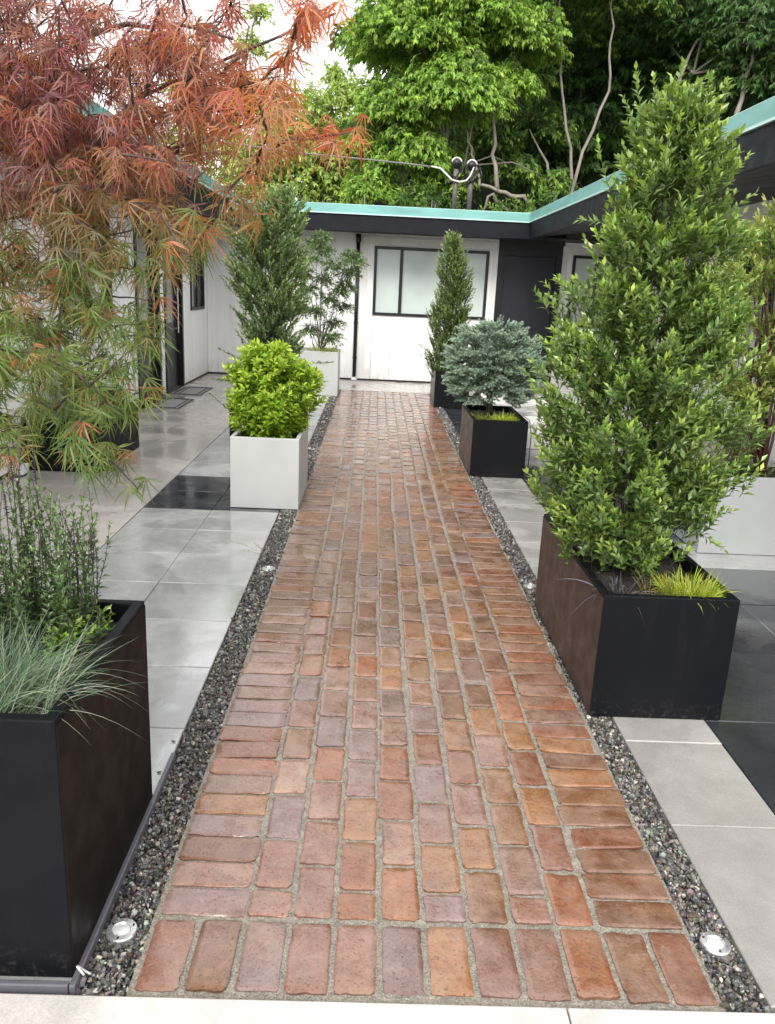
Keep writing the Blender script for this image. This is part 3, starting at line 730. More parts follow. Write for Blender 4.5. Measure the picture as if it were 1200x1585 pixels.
# service masts on the roof, with the overhead cable
def mast(x, y, label, z1=3.22):
    o = thing('service_mast', label, 'mast', (x, y, ZT), 'service masts on the back roof')
    G().tube([(x, y, ZT-.02), (x, y, z1)], .035, 10).build('pipe', M_conduit, o, smooth=True)
    a = np.linspace(.25, math.pi-.25, 12)
    G().tube([(x, y, z1-.03), (x, y-.005, z1+.03), (x, y-.012, z1+.07), (x, y-.018, z1+.10)], [.045, .068, .070, .03], 14).build('weatherhead', M_black, o, smooth=True)
    G().tube(np.stack([x-.072*np.cos(a), np.full(12, y-.03), z1+.035+.076*np.sin(a)], 1), .010, 8).build('cap', M_trim, o, smooth=True)
    g = G()
    for k in range(3):
        g.tube([(x+.12, y, z1+.02), (x+.16-.1*k, y-.04, z1-.10-.05*k), (x+.02-.08*k, y-.05, z1-.20-.03*k), (x-.08, y-.03, z1-.10)], .014, 6)
    g.build('drip_cable', M_black, o, smooth=True)
    return o
mast(1.08, 12.62, 'left of the two dark service masts above the teal roof edge')
mast(1.30, 12.62, 'right of the two dark service masts, above the back window', 3.20)
c1 = thing('overhead_cable', 'grey overhead cable ending in a white loop at the service masts', 'cable', (.9, 12.6, 3.15))
P = [at(x, y, Y) for x, y, Y in ((-200, 95, 15), (0, 150, 14.4), (200, 192, 13.8), (330, 217, 13.4), (450, 235, 13.1), (565, 246, 12.8), (640, 254, 12.65), (670, 258, 12.6))]
G().tube(P, .013, 8).build('span', M_cableg, c1, smooth=True)
P = [at(x, y, 12.56) for x, y in ((668, 257), (682, 260), (692, 270), (700, 278), (712, 281), (722, 279), (728, 272), (734, 258))]
G().tube(P, [.011, .013, .013, .013, .012, .012, .010, .008], 8).build('loop', M_cablew, c1, smooth=True)

# ------------------------------------------------------------------ plants
LEAF = tmpl_leaf(); LEAFN = tmpl_leaf(.24, .05, .1, .45); LEAFW = tmpl_leaf(.48, .1, .18, .5)

def hull_shoots(prof, n, length, jr=(.75, 1.04), up=.8, inner=.3, clump=1.0):
    """prof: rows of (z, cx, cy, rx, ry). shoots ending on the hull, pointing outward and up"""
    prof = arr(prof); z = prof[:, 0]
    area = np.interp(np.linspace(0, 1, 400), (z-z[0])/(z[-1]-z[0]), prof[:, 3]+.02); cdf = np.cumsum(area); cdf /= cdf[-1]
    zz = z[0]+(z[-1]-z[0])*np.interp(rng.random(n), cdf, np.linspace(0, 1, 400))
    th = rng.uniform(0, 2*math.pi, n); rr = rng.uniform(*jr, n)*(1+.10*np.sin(th*3+zz*9)+.08*np.sin(th*5-zz*17))
    rr = np.where(rng.random(n) < inner, rr*rng.uniform(.3, .9, n), rr)
    f = [np.interp(zz, z, prof[:, k]) for k in range(1, 5)]
    # shoots gather into bunches that stand out from or fall short of the outline
    K = max(12, n//22); ct = rng.uniform(0, 6.28, K); cz = z[0]+(z[-1]-z[0])*rng.random(K); co = rng.normal(0, .13*clump, K)
    dd = (np.angle(np.exp(1j*(th[:, None]-ct[None])))*.35)**2+((zz[:, None]-cz[None])/(z[-1]-z[0])*1.6)**2; j = np.argmin(dd, 1)
    th = th+.45*clump*np.angle(np.exp(1j*(ct[j]-th))); zz = zz+.4*clump*(cz[j]-zz)+rng.normal(0, .01, n); rr = rr*(1+co[j])
    p1 = np.stack([f[0]+f[2]*rr*np.cos(th), f[1]+f[3]*rr*np.sin(th), zz], 1)
    out = np.stack([np.cos(th), np.sin(th), np.full(n, up)], 1); out = norm(out+rng.normal(0, .22, (n, 3)))
    L = length*rng.uniform(.6, 1.3, n)[:, None]
    return p1-out*L*.9, p1+out*L*.1

def stems(name, parent, base, tips, rad, mat_, n=6, sway=.04, cx=None):
    g = G()
    for t in tips:
        b = arr(base)+rng.normal(0, .012, 3)*[1, 1, 0]; t = arr(t); k = 6
        s = np.linspace(0, 1, k)[:, None]; d = t-b
        P = b+d*s*np.array([1, 1, 0])*s**.3+np.array([0, 0, 1])*d[2]*s+np.sin(s*math.pi*1.5)*rng.normal(0, sway, 3)*[1, 1, 0]
        g.tube(P, rad*np.linspace(1, .35, k), n)
    return g.build(name, mat_, parent, smooth=True)

def shrub(name, label, cat, base, prof, n, nl, size, length, pal, tip, tm=LEAF, up=.9, ntrunk=7, lm=None, barkm=None, trunkr=.012, group=None, ang=.75, updir=.5, inner=.35, hang=0., srad=.0022, scol=(.07, .08, .03), jit=.14, tipn=.35, jr=(.75, 1.04), extra=None, tipsz=.7, sag=0, clump=1.0):
    o = thing(name, label, cat, base, group)
    g, gs = G(), G()
    p0, p1 = hull_shoots(prof, n, length, jr, up, inner, clump)
    shoots(g, p0, p1, nl, tm, size, ang, pal, tip, updir=updir, hang=hang, gs=gs, srad=srad, scol=scol, jit=jit, tipn=tipn, tipsz=tipsz, sag=sag)
    if extra is not None:
        q0, q1 = extra; shoots(g, arr(q0), arr(q1), nl+6, tm, size*.95, ang, pal, tip, updir=updir, gs=gs, srad=srad*1.2, scol=scol, jit=jit, tipn=.5, bow=.08)
    g.build('foliage', lm or L_gen, o)
    zt = prof[-1][0]
    prof = arr(prof)
    tips = []
    for k in range(ntrunk):
        z = prof[0, 0]+(zt-prof[0, 0])*rng.uniform(.45, .92); a = rng.uniform(0, 6.28); r = rng.uniform(.1, .55)
        i = [np.interp(z, prof[:, 0], prof[:, q]) for q in range(1, 5)]
        tips.append((i[0]+i[2]*r*math.cos(a), i[1]+i[3]*r*math.sin(a), z))
    stems('stem', o, base, tips, trunkr, barkm or M_bark)
    gs.build('twig', L_gen, o)
    return o

# 1 the largest shrub, right foreground
cx, cy = 1.06, 3.18
prof = [(.47, cx, cy+.02, .19, .30), (.55, cx-.0, cy, .28, .32), (.66, cx-.02, cy, .37, .33), (.85, cx-.02, cy, .40, .33), (1.05, cx+.0, cy, .385, .33), (1.3, cx+.01, cy, .375, .31), (1.5, cx+.02, cy, .335, .29), (1.7, cx+.02, cy, .28, .25), (1.85, cx+.01, cy, .235, .22), (2.0, cx+.01, cy, .195, .18), (2.16, cx+.01, cy, .165, .15), (2.25, cx+.01, cy, .12, .11)]
ex = [(at(x, y, Y), at(u, v, Y)) for x, y, u, v, Y in (
    (870, 620, 835, 520, 3.2), (880, 650, 812, 572, 3.1), (900, 640, 828, 600, 3.3), (870, 800, 815, 730, 3.2), (905, 760, 830, 690, 3.0), (950, 560, 880, 500, 3.2), (1090, 330, 1160, 240, 3.2), (1090, 350, 1168, 300, 3.3), (1060, 420, 1150, 330, 3.1),
    (960, 330, 925, 215, 3.2), (970, 350, 900, 340, 3.2), (1060, 780, 1145, 740, 3.2), (1060, 820, 1135, 790, 3.1), (1050, 800, 1120, 850, 3.2), (900, 800, 850, 790, 3.1), (930, 820, 870, 830, 3.2), (1040, 180, 1058, 100, 3.2), (1000, 200, 985, 108, 3.2), (1080, 220, 1100, 118, 3.15), (960, 460, 905, 370, 3.25), (1020, 220, 1012, 120, 3.2), (1060, 200, 1080, 128, 3.2), (1010, 230, 965, 150, 3.15), (1085, 260, 1108, 170, 3.2), (1030, 220, 1035, 140, 3.1), (940, 700, 850, 640, 3.1), (905, 480, 862, 430, 3.2), (1100, 480, 1172, 430, 3.2), (1100, 600, 1170, 540, 3.2))]
G_lt = [(.34, .47, .07), (.40, .52, .11), (.27, .42, .06)]
shrub('evergreen_shrub', 'tall leafy evergreen shrub in the long planter on the right', 'shrub', (cx, cy, .44), prof, 2500, 15, .046, .15,
      [(.12, .20, .045), (.165, .25, .06), (.08, .15, .035), (.22, .32, .10)], G_lt, up=1.25, inner=.5, tm=tmpl_leaf(.46, .08, .10), ang=1.0, updir=.8, ntrunk=8, trunkr=.006, barkm=M_barkd, extra=(np.array([e[0] for e in ex]), np.array([e[1] for e in ex])), srad=.0016, tipn=.4)
# lime sedge and black mondo grass at its foot
def tuft(name, label, cat, cx_, cy_, z, n, r, L, wd, pal, spread=.5, droop=.5, group=None, ry=None, lean=(0, 0), jit=.12):
    o = thing(name, label, cat, (cx_, cy_, z), group)
    a = rng.uniform(0, 6.28, n); q = np.sqrt(rng.random(n))
    b = np.stack([cx_+r*q*np.cos(a), cy_+(ry or r)*q*np.sin(a), np.full(n, z)], 1)
    a2 = a+rng.normal(0, .6, n); s = spread*rng.uniform(.1, 1.2, n)
    d = norm(np.stack([np.cos(a2)*s+lean[0], np.sin(a2)*s+lean[1], np.ones(n)], 1))
    g = blades(G(), b, d, L*rng.uniform(.6, 1.15, n), wd, mixcols(n, pal, jit), droop*rng.uniform(.2, 1.3, n))
    g.build('blades', L_grass, o); return o
LIME = [(.34, .42, .03), (.42, .48, .05), (.24, .34, .03), (.40, .40, .08)]
tuft('sedge_tuft', 'bright lime yellow grass tuft in the front corner of the long right planter', 'grass tuft', 1.195, 2.78, .43, 520, .10, .13, .0042, LIME, .7, .55, ry=.08)
tuft('mondo_grass', 'sparse blackish grass drooping over the near edge of the long right planter', 'grass tuft', .93, 2.76, .43, 42, .05, .19, .007, [(.03, .028, .035), (.06, .05, .06), (.10, .09, .10)], 1.0, .9)
tuft('bronze_sedge', 'thin brown green grass between the lime tuft and the blackish grass', 'grass tuft', 1.06, 2.77, .43, 60, .05, .13, .005, [(.12, .13, .04), (.18, .12, .05)], .9, .6)

# 2 lime shrub in the grey planter
cx, cy = -.70, 5.62
prof = [(.47, cx, cy, .20, .22), (.56, cx, cy, .27, .27), (.70, cx-.0, cy, .33, .31), (.82, cx, cy, .32, .30), (.95, cx, cy, .26, .25), (1.03, cx-.01, cy, .16, .16), (1.08, cx-.01, cy, .06, .06)]
shrub('lime_shrub', 'rounded lime green leafy shrub in the light grey planter', 'shrub', (cx, cy, .44), prof, 620, 11, .068, .12,
      [(.25, .38, .025), (.33, .48, .04), (.17, .30, .02)], [(.52, .64, .09), (.46, .60, .06)], tm=LEAFW, ang=1.15, updir=.9, ntrunk=3, inner=.45, clump=.3, tipn=.5, lm=leafmat('lime_leaf', .32, .35))
# 3 tall dark evergreen behind it
cx, cy = -.98, 7.8
prof = [(.45, cx, cy, .22, .25), (.6, cx+.0, cy, .30, .28), (.9, cx, cy, .28, .26), (1.2, cx+.0, cy, .30, .28), (1.5, cx-.02, cy, .38, .28), (1.85, cx-.02, cy, .37, .27), (2.05, cx-.0, cy, .34, .24), (2.15, cx+.03, cy, .28, .2), (2.36, cx+.12, cy, .05, .06)]
ex = [(at(a, b, 7.8), at(c_, d_, 7.8)) for a, b, c_, d_ in ((380, 560, 340, 540), (375, 590, 330, 585), (470, 560, 515, 560), (465, 590, 505, 590), (380, 650, 322, 605), (440, 350, 470, 330))]
shrub('evergreen_shrub', 'tall dark green evergreen rising behind the lime shrub', 'shrub', (cx, cy, .42), prof, 1500, 17, .052, .20,
      [(.13, .21, .07), (.155, .235, .075), (.095, .16, .055), (.23, .30, .16)], [(.30, .39, .13), (.26, .35, .10)], tm=tmpl_leaf(.42,.06,.1), up=1.2, inner=.5, clump=.5, ntrunk=6, barkm=M_barkd, trunkr=.008, extra=(np.array([e[0] for e in ex]), np.array([e[1] for e in ex])), srad=.002)
# 4 small tree in the tall grey planter
tr = thing('small_tree', 'small layered green tree with a dark trunk in the tall grey planter', 'tree', (-.75, 11.45, .58))
cen = [at(x, y, 11.45)+[0, rng.normal(0, .12), 0] for x, y in ((500, 385), (480, 400), (520, 410), (545, 395), (535, 440), (500, 430), (475, 445), (530, 475), (515, 500), (490, 480), (478, 510), (540, 420), (505, 460), (470, 420), (525, 450), (550, 402), (497, 365), (485, 375), (515, 520), (470, 480))]
g, gs = G(), G()
for c in cen:
    n = 46; a = rand_dirs(n)*[1, 1, .5]; shoots(g, c+a*.02, c+a*.19, 9, tmpl_leaf(.34, .05, .2), .055, .9, [(.05, .10, .025), (.07, .13, .03), (.10, .17, .04)], [(.20, .30, .07)], sag=.25, gs=gs, srad=.0015, scol=(.03, .02, .015))
g.build('crown', L_gen, tr); stems('trunk', tr, (-.75, 11.45, .58), cen, .0065, M_barkd, sway=.03); gs.build('twig', L_gen, tr)
tuft('variegated_grass', 'pale variegated grass at the foot of the small green tree', 'grass tuft', -.72, 11.36, .56, 260, .2, .22, .01, [(.45, .48, .20), (.30, .38, .12), (.55, .55, .3)], .9, .7, ry=.1)
# 5 columnar shrub by the back window
cx, cy = 1.0, 10.88
prof = [(.45, cx-.05, cy, .18, .18), (.6, cx-.07, cy, .24, .22), (.9, cx-.04, cy, .24, .22), (1.3, cx-.01, cy, .25, .22), (1.6, cx, cy, .22, .2), (1.85, cx-.02, cy, .19, .17), (2.05, cx-.04, cy, .14, .13), (2.22, cx-.05, cy, .08, .08)]
ex = [(at(a, b, 10.8), at(c_, d_, 10.8)) for a, b, c_, d_ in ((680, 560, 645, 530), (685, 570, 650, 548), (700, 400, 688, 365), (705, 400, 712, 362))]
shrub('columnar_shrub', 'narrow upright green shrub in front of the back window', 'shrub', (cx, cy, .42), prof, 1100, 16, .055, .22,
      [(.11, .17, .05), (.13, .20, .055), (.08, .13, .04)], [(.28, .38, .11), (.30, .38, .12)], tm=tmpl_leaf(.34,.06,.1), up=1.6, clump=.5, ntrunk=6, barkm=M_barkd, trunkr=.007, extra=(np.array([e[0] for e in ex]), np.array([e[1] for e in ex])), srad=.002)
# 6 blue spruce
cx, cy = 1.01, 6.95
sp = thing('blue_spruce', 'round dense blue green spruce on a short trunk in a black planter', 'tree', (1.02, 6.9, .42))
n = 3800
K = 200
cph = np.arange(K)*2.399963; cz_ = 1-1.80*(np.arange(K)+.5)/K; cs = np.sqrt(1-cz_**2)
cd_ = np.stack([cs*np.cos(cph), cs*np.sin(cph), cz_], 1)+rng.normal(0, .07, (K, 3)); cd_ = norm(cd_)
c0 = np.array([cx, cy, .87]); pad = c0+cd_*np.array([.405, .38, .375])*rng.uniform(.78, 1.02, (K, 1))
i = rng.integers(0, K, n); inn = rng.random(n) < .25; pad = pad.copy()
off = rng.normal(size=(n, 3)); off = norm(off)*rng.uniform(.0, .075, (n, 1))*[1.2, 1.2, .55]
end = pad[i]+off+cd_[i]*.03
end[inn] = c0+(end[inn]-c0)*rng.uniform(.35, .75, (int(inn.sum()), 1))
dirs = norm(cd_[i]*[1, 1, .5]+off*9+[0, 0, .18]+rng.normal(0, .2, (n, 3)))
p0 = end-dirs*rng.uniform(.045, .08, (n, 1))
g, gs = G(), G()
shoots(g, p0, end, 34, tmpl_needle(.3), .020, 1.15, [(.20, .29, .19), (.25, .34, .235), (.13, .19, .12)], [(.50, .62, .49), (.42, .53, .41)], t0=.05, updir=.2, tipn=.6, gs=gs, srad=.003, scol=(.09, .07, .05), tipsz=.9, bow=.05)
g.build('needles', L_needle, sp)
tips = [c0+rand_dirs(1)[0]*[.28, .28, .2] for _ in range(26)]
stems('trunk', sp, (1.02, 6.93, .42), [c0+[0, 0, .1]], .035, M_barkd); stems('branch', sp, (1.02, 6.93, .68), tips, .012, M_barkd); gs.build('twig', L_needle, sp)
tuft('sedge_tuft', 'lime yellow grass tuft in the planter under the blue spruce', 'grass tuft', 1.10, 6.68, .43, 300, .09, .13, .008, LIME, .7, .5, ry=.07)
tuft('sedge_tuft', 'dull yellow green grass tuft left of the blue spruce trunk', 'grass tuft', .93, 6.74, .43, 120, .06, .12, .007, [(.20, .24, .05), (.28, .30, .06)], .8, .5)
gg = thing('drip_hose', 'thin black irrigation loop hanging at the right corner of the spruce planter', 'hose', (1.29, 6.7, .4))
G().tube([(1.2, 6.75, .44), (1.27, 6.72, .50), (1.315, 6.68, .47), (1.335, 6.65, .35), (1.33, 6.63, .18), (1.325, 6.62, .01)], .004, 6).build('tube', M_black, gg, smooth=True)

# 7 yellow shrub over the white planter
cx, cy = 2.44, 4.98
prof = [(.9, cx-.1, cy, .25, .2), (1.1, cx-.15, cy, .36, .25), (1.35, cx-.1, cy, .45, .3), (1.6, cx-.05, cy, .48, .3), (1.85, cx-.0, cy, .45, .28), (2.0, cx, cy, .34, .22), (2.12, cx, cy, .2, .15)]
shrub('golden_shrub', 'yellow tipped shrub with bare red stems in the white planter at the right', 'shrub', (2.5, 5.0, .44), prof, 900, 13, .058, .17,
      [(.20, .33, .05), (.27, .38, .07), (.34, .40, .10)], [(.68, .64, .30), (.62, .58, .22), (.55, .58, .18)], tm=tmpl_leaf(.34, .05, .15), up=1.0, ntrunk=12, barkm=M_redstem, trunkr=.010, tipn=.7, inner=.4)
ex_b = np.array([(2.12, 4.95, .45), (2.2, 5.0, .45), (2.9, 4.9, .45)])
# low green filler in the white planter
prof = [(.46, 2.35, 5.0, .2, .15), (.6, 2.3, 5.0, .28, .18), (.85, 2.3, 5.0, .26, .18), (1.0, 2.3, 5.0, .12, .1)]
shrub('filler_shrub', 'low olive green shrub with red stems at the left end of the white planter', 'shrub', (2.3, 5.0, .44), prof, 130, 10, .04, .14,
      [(.13, .20, .05), (.18, .22, .06), (.10, .17, .04)], [(.34, .38, .10)], ntrunk=8, barkm=M_redstem, trunkr=.007)

# 8 nearest left planter: blue fescue, salvia, leafy patch, pale leaves
zs = .585
o = thing('blue_fescue', 'blue green grass arching over the front of the near left planter', 'grass tuft', (-.90, 1.60, zs))
n = 1500
b = np.stack([rng.normal(-.83, .085, n), rng.normal(1.585, .05, n), np.full(n, zs)], 1)
b[:, 0] = np.clip(b[:, 0], -1.2, -.66); b[:, 1] = np.clip(b[:, 1], 1.48, 1.75)
a = rng.uniform(0, 6.28, n); s = rng.uniform(.05, .8, n)
d = norm(np.stack([np.cos(a)*s+(b[:, 0]+.83)*4+.08, np.sin(a)*s*.8, np.ones(n)*1.05], 1))
blades(G(), b, d, rng.uniform(.12, .27, n), rng.uniform(.0012, .0022, n), mixcols(n, [(.17, .26, .18), (.13, .22, .14), (.24, .33, .24), (.12, .22, .10), (.32, .36, .25)], .15), rng.uniform(.05, .55, n), seg=7).build('blades', L_grass, o)
g = G()
n = 26; b = np.stack([rng.normal(-.78, .06, n), rng.normal(1.6, .06, n), np.full(n, zs)], 1)
d = norm(np.stack([rng.uniform(.4, 1.6, n), rng.uniform(-.5, .4, n), rng.uniform(.6, 1.2, n)], 1))
blades(g, b, d, rng.uniform(.2, .33, n), .002, mixcols(n, [(.40, .42, .30), (.3, .34, .24)], .15), rng.uniform(.4, .9, n), seg=9)
blades(g, arr([(-.93, 1.52, zs), (-.95, 1.5, zs)]), norm(arr([(.1, -.8, .6), (.25, -.6, .8)])), arr([.22, .15]), .0025, arr([(.5, .52, .38), (.4, .42, .3)]), arr([1.3, .8]), seg=9)
g.build('long_blades', L_grass, o)

o = thing('salvia', 'leafy salvia with purple flower spikes in the near left planter', 'flowering plant', (-1.0, 1.92, zs))
n = 230
b = np.stack([rng.uniform(-1.24, -.70, n), rng.uniform(1.78, 2.02, n), np.full(n, zs)], 1)
tp = b+np.stack([rng.normal(0, .03, n), rng.normal(0, .03, n), rng.uniform(.16, .44, n)*np.clip(1.15-np.abs(b[:, 0]+.95)*1.2, .5, 1)], 1)
g, gs = G(), G()
tp[:, :2] += rng.normal(0, .035, (n, 2))
shoots(g, b, tp, 30, tmpl_leaf(.42, .1, .25), .027, 1.15, [(.09, .155, .05), (.12, .19, .06), (.065, .115, .045)], [(.17, .26, .08)], gs=gs, srad=.0018, scol=(.05, .055, .03), t0=.08, updir=.4)
g.build('foliage', L_gen, o); gs.build('stem', L_gen, o)
g, gs = G(), G()
pk = [at(x, y, 1.9) for x, y in ((32, 700), (3, 745), (95, 790), (52, 690), (140, 815), (12, 690))]
q0 = np.array([p-[rng.normal(0, .02), 0, .09] for p in pk]); q1 = np.array(pk)
for k in range(len(q0)):
    g = G(); shoots(g, q0[k:k+1], q1[k:k+1], 60, tmpl_leaf(.6, .2, .2), .010, 1.2, [(.05, .025, .07), (.08, .04, .12), (.04, .03, .04)], None, t0=.02, tipsz=.5, bow=.02)
    g.build('flower_spike', L_gen, o)
g = G()
for q in q0: g.tube([(q[0]+rng.normal(0, .02), q[1], zs), (q[0]+.003, q[1], (zs+q[2])/2), tuple(q+[0, 0, .06])], [.0022, .0018, .001], 5)
g.build('flower_stem', M_barkd, o)
prof = [(.57, -.73, 1.86, .06, .1), (.62, -.72, 1.86, .09, .14), (.67, -.73, 1.88, .07, .12), (.70, -.74, 1.9, .03, .05)]
shrub('leafy_groundcover', 'small bright green leafy plant at the back right corner of the near left planter', 'plant', (-.73, 1.86, .58), prof, 90, 7, .024, .05,
      [(.12, .22, .03), (.18, .30, .04), (.09, .16, .03)], [(.25, .38, .06)], tm=LEAFW, ntrunk=3, trunkr=.003)

# 9 plants in the far left black planter
tuft('mixed_grass', 'grey green grass in the wide black planter beside the left walkway', 'grass tuft', -2.35, 6.4, .36, 420, .24, .30, .011, [(.10, .16, .07), (.16, .22, .12), (.20, .26, .2)], .7, .6, ry=.3)
prof = [(.4, -2.4, 6.8, .2, .25), (.6, -2.4, 6.8, .27, .3), (.85, -2.4, 6.8, .22, .25), (1.0, -2.4, 6.8, .08, .1)]
shrub('dark_shrub', 'dark green shrub at the back of the wide black planter on the left', 'shrub', (-2.4, 6.8, .36), prof, 160, 11, .05, .16, [(.04, .09, .04), (.06, .11, .06)], [(.12, .2, .1)], ntrunk=5)

# weed sprig in the gravel by the left channel
o = thing('grass_sprig', 'pale yellow green sprig leaning out of the left gravel channel', 'plant', (-.53, 4.25, 0))
g, gs = G(), G()
b0 = np.array([(-.56, 4.30, -.01)]*4); b1 = np.array([at(x, y, 4.35) for x, y in ((352, 838), (372, 852), (395, 842), (330, 862))])
shoots(g, b0, b1, 12, LEAFN, .028, .6, [(.30, .36, .12), (.38, .42, .18)], [(.5, .52, .25)], gs=gs, srad=.001, scol=(.2, .22, .08), t0=.45, bow=.2); g.build('leaves', L_grass, o); gs.build('stem', L_grass, o)

# ------------------------------------------------------------------ red laceleaf maple, near left
def maple():
    root = np.array([-1.88, 2.82, .45])
    o = thing('japanese_maple', 'red orange and green laceleaf maple hanging over the upper left', 'tree', tuple(root))
    fork = root+[.10, -.05, .85]
    g = G(); g.tube([root, root+[.03, .02, .3], root+[.0, -.02, .6], fork], [.05, .042, .038, .034], 10)
    g.build('trunk', M_barkd, o, smooth=True)
    nodes = [fork]; gb = G()
    def branch(tip, src=None, r0=.012, r1=.003, arch=.25):
        tip = arr(tip); N = np.array(nodes)
        if src is None:
            dd = np.linalg.norm(N-tip, axis=1)+.55*np.maximum(0, np.linalg.norm(N-fork, axis=1)-np.linalg.norm(tip-fork)*.95)*3
            src = nodes[int(np.argmin(dd))]
        L = np.linalg.norm(tip-src); s = np.linspace(0, 1, 7)[:, None]
        P = src+(tip-src)*s+np.array([0, 0, 1])*arch*L*s*(1-s)+rng.normal(0, .012*L, (7, 3))*np.sin(s*math.pi)
        gb.tube(P, np.linspace(r0, r1, 7), 6); nodes.extend(list(P[1:])); return P
    for px, py, Y in ((120, 60, 2.6), (360, 60, 2.3), (420, 180, 2.1), (60, 330, 2.4), (300, 250, 2.2), (150, 480, 2.3), (230, 420, 2.5), (-150, 200, 2.4), (-200, -150, 2.8), (520, 20, 2.3), (60, 600, 2.2), (200, 640, 2.1)):
        branch(at(px, py, Y), r0=.009, r1=.003, src=fork if rng.random() < .5 else None)
    # sprays: (px,py, spread, number of twigs, depth)
    zones = [(40, 130, 70, 22, 2.3), (265, 60, 55, 18, 2.3), (330, 120, 55, 16, 2.2), (300, 200, 60, 12, 2.2), (60, 60, 110, 62, 2.5), (180, 120, 100, 44, 2.3), (-60, 200, 130, 40, 2.4), (80, 220, 110, 60, 2.3), (220, 250, 90, 36, 2.2), (120, 340, 110, 44, 2.3), (330, 60, 80, 10, 2.2), (330, 170, 70, 9, 2.1), (420, 170, 42, 5, 2.05), (480, 15, 34, 7, 2.2), (380, -40, 90, 14, 2.3),
             (410, 110, 40, 5, 2.1), (290, 330, 50, 12, 2.1), (30, 420, 110, 38, 2.2), (150, 440, 80, 24, 2.2), (60, 520, 90, 34, 2.2), (130, 570, 70, 18, 2.1), (200, 520, 36, 6, 2.1), (20, 620, 80, 20, 2.2), (110, 670, 55, 9, 2.05), (-80, -80, 150, 40, 2.7), (120, -80, 130, 26, 2.6), (-150, 450, 120, 26, 2.4), (-100, 640, 80, 12, 2.3)]
    pts = []
    for px, py, sg, k, Y in zones:
        for _ in range(int(k*(.92 if py < 380 else .74))): pts.append(at(rng.normal(px, sg*.62), rng.normal(py, sg*.62), Y+rng.normal(0, .16)))
    # single sprays that reach furthest out
    far_ = [(555, 232, 2.0), (520, 222, 2.0), (480, 200, 2.0), (440, 215, 2.0), (500, 215, 2.0), (405, 300, 2.0), (380, 270, 2.0), (345, 270, 2.0), (395, 335, 1.95), (250, 395, 2.1), (265, 370, 2.1), (285, 372, 2.1), (255, 500, 2.1), (215, 505, 2.1),
            (185, 620, 2.1), (160, 610, 2.1), (190, 700, 2.05), (165, 690, 2.05), (215, 735, 2.0), (140, 655, 2.1), (200, 660, 2.1), (240, 600, 2.1), (210, 560, 2.1), (525, 5, 2.1), (470, -5, 2.1), (445, 80, 2.1), (420, 120, 2.1), (450, 150, 2.05), (175, 560, 2.1), (150, 590, 2.1), (115, 610, 2.1), (170, 725, 2.0), (225, 310, 2.1)]
    pts += [at(*p)+rng.normal(0, .012, 3) for p in far_]
    pts = sorted(pts, key=lambda p: np.linalg.norm(p-fork))
    pos, dirs = [], []
    for p in pts:
        P = branch(p, r0=.0035, r1=.0012, arch=.12)
        for t in (1, 2, 3, 4, 5, 6, 6):
            for _ in range(1 if t < 6 else 2):
                h = rng.uniform(0, 6.28); pos.append(P[t]+rng.normal(0, .016, 3)); dd = norm(P[6]-P[3])
                dirs.append(norm(dd*.5+np.array([math.cos(h)*.6, math.sin(h)*.6, -.55])+rng.normal(0, .2, 3)))
    pos = np.array(pos); dirs = np.array(dirs); n = len(pos)
    # colour runs from crimson in the upper left to orange at the outer tips and olive low down
    u = (pos-CAM) @ M; sx = 600+1250*u[:, 0]/u[:, 2]; sy = 792+1250*u[:, 1]/u[:, 2]
    hgt = pos[:, 2]; out = pos[:, 0]
    f_low = np.clip((1.78-hgt)/.32+rng.normal(0, .28, n), 0, 1)[:, None]; f_out = np.clip((out+.62)/.45+rng.normal(0, .3, n), 0, 1)[:, None]
    red = mixcols(n, [(.24, .07, .08), (.31, .095, .09), (.20, .075, .09), (.36, .18, .15), (.27, .13, .09), (.38, .13, .06)], .2)
    org = mixcols(n, [(.60, .14, .05), (.52, .22, .08), (.56, .22, .06), (.45, .10, .07), (.42, .20, .12)], .14)
    grn = mixcols(n, [(.14, .205, .05), (.20, .245, .06), (.10, .165, .04), (.30, .22, .08), (.42, .15, .06)], .15, [.36, .26, .22, .08, .08])
    col = (red*(1-f_out)+org*f_out)*(1-f_low)+grn*f_low
    g = G(); tms = [tmpl_maple(7, .056, 1), tmpl_maple(7, .045, 2), tmpl_maple(5, .072, 3), tmpl_maple(7, .05, 4)]
    ch = rng.integers(0, 4, n)
    for k in range(4):
        m = ch == k; kk = int(m.sum())
        inst(g, tms[k], pos[m], dirs[m], norm(np.array([0, 0, 1.])+rng.normal(0, .45, (kk, 3))), rng.uniform(.034, .086, kk), col[m])
    g.build('crown', L_maple, o); gb.build('branch', M_barkd, o, smooth=True)
maple()

# ------------------------------------------------------------------ trees behind the house
def polytrunk(name, parent, pts, r0, r1, m=M_bark):
    pts = arr(pts); k = len(pts)
    t = np.linspace(0, k-1, (k-1)*4+1); P = np.stack([np.interp(t, np.arange(k), pts[:, i]) for i in range(3)], 1)
    P[1:-1] += rng.normal(0, .02, P[1:-1].shape)
    return G().tube(P, np.linspace(r0, r1, len(P)), 8).build(name, m, parent, smooth=True)

def crown_shoots(blobs, n, length):
    """blobs: (x,y,z,rx,ry,rz) lobes of a crown; shoots arching out and down from their surfaces"""
    B = arr(blobs); wgt = (B[:, 3]*B[:, 5]); wgt = wgt/wgt.sum(); i = rng.choice(len(B), n, p=wgt)
    d = rand_dirs(n); d[:, 2] = np.abs(d[:, 2])*.9-.25; d = norm(d)
    r = rng.uniform(.55, 1.05, (n, 1))
    p1 = B[i, :3]+d*B[i, 3:]*r
    out = norm(d*[1, 1, .4]+rng.normal(0, .35, (n, 3)))
    return p1-out*length*rng.uniform(.6, 1.2, (n, 1)), p1

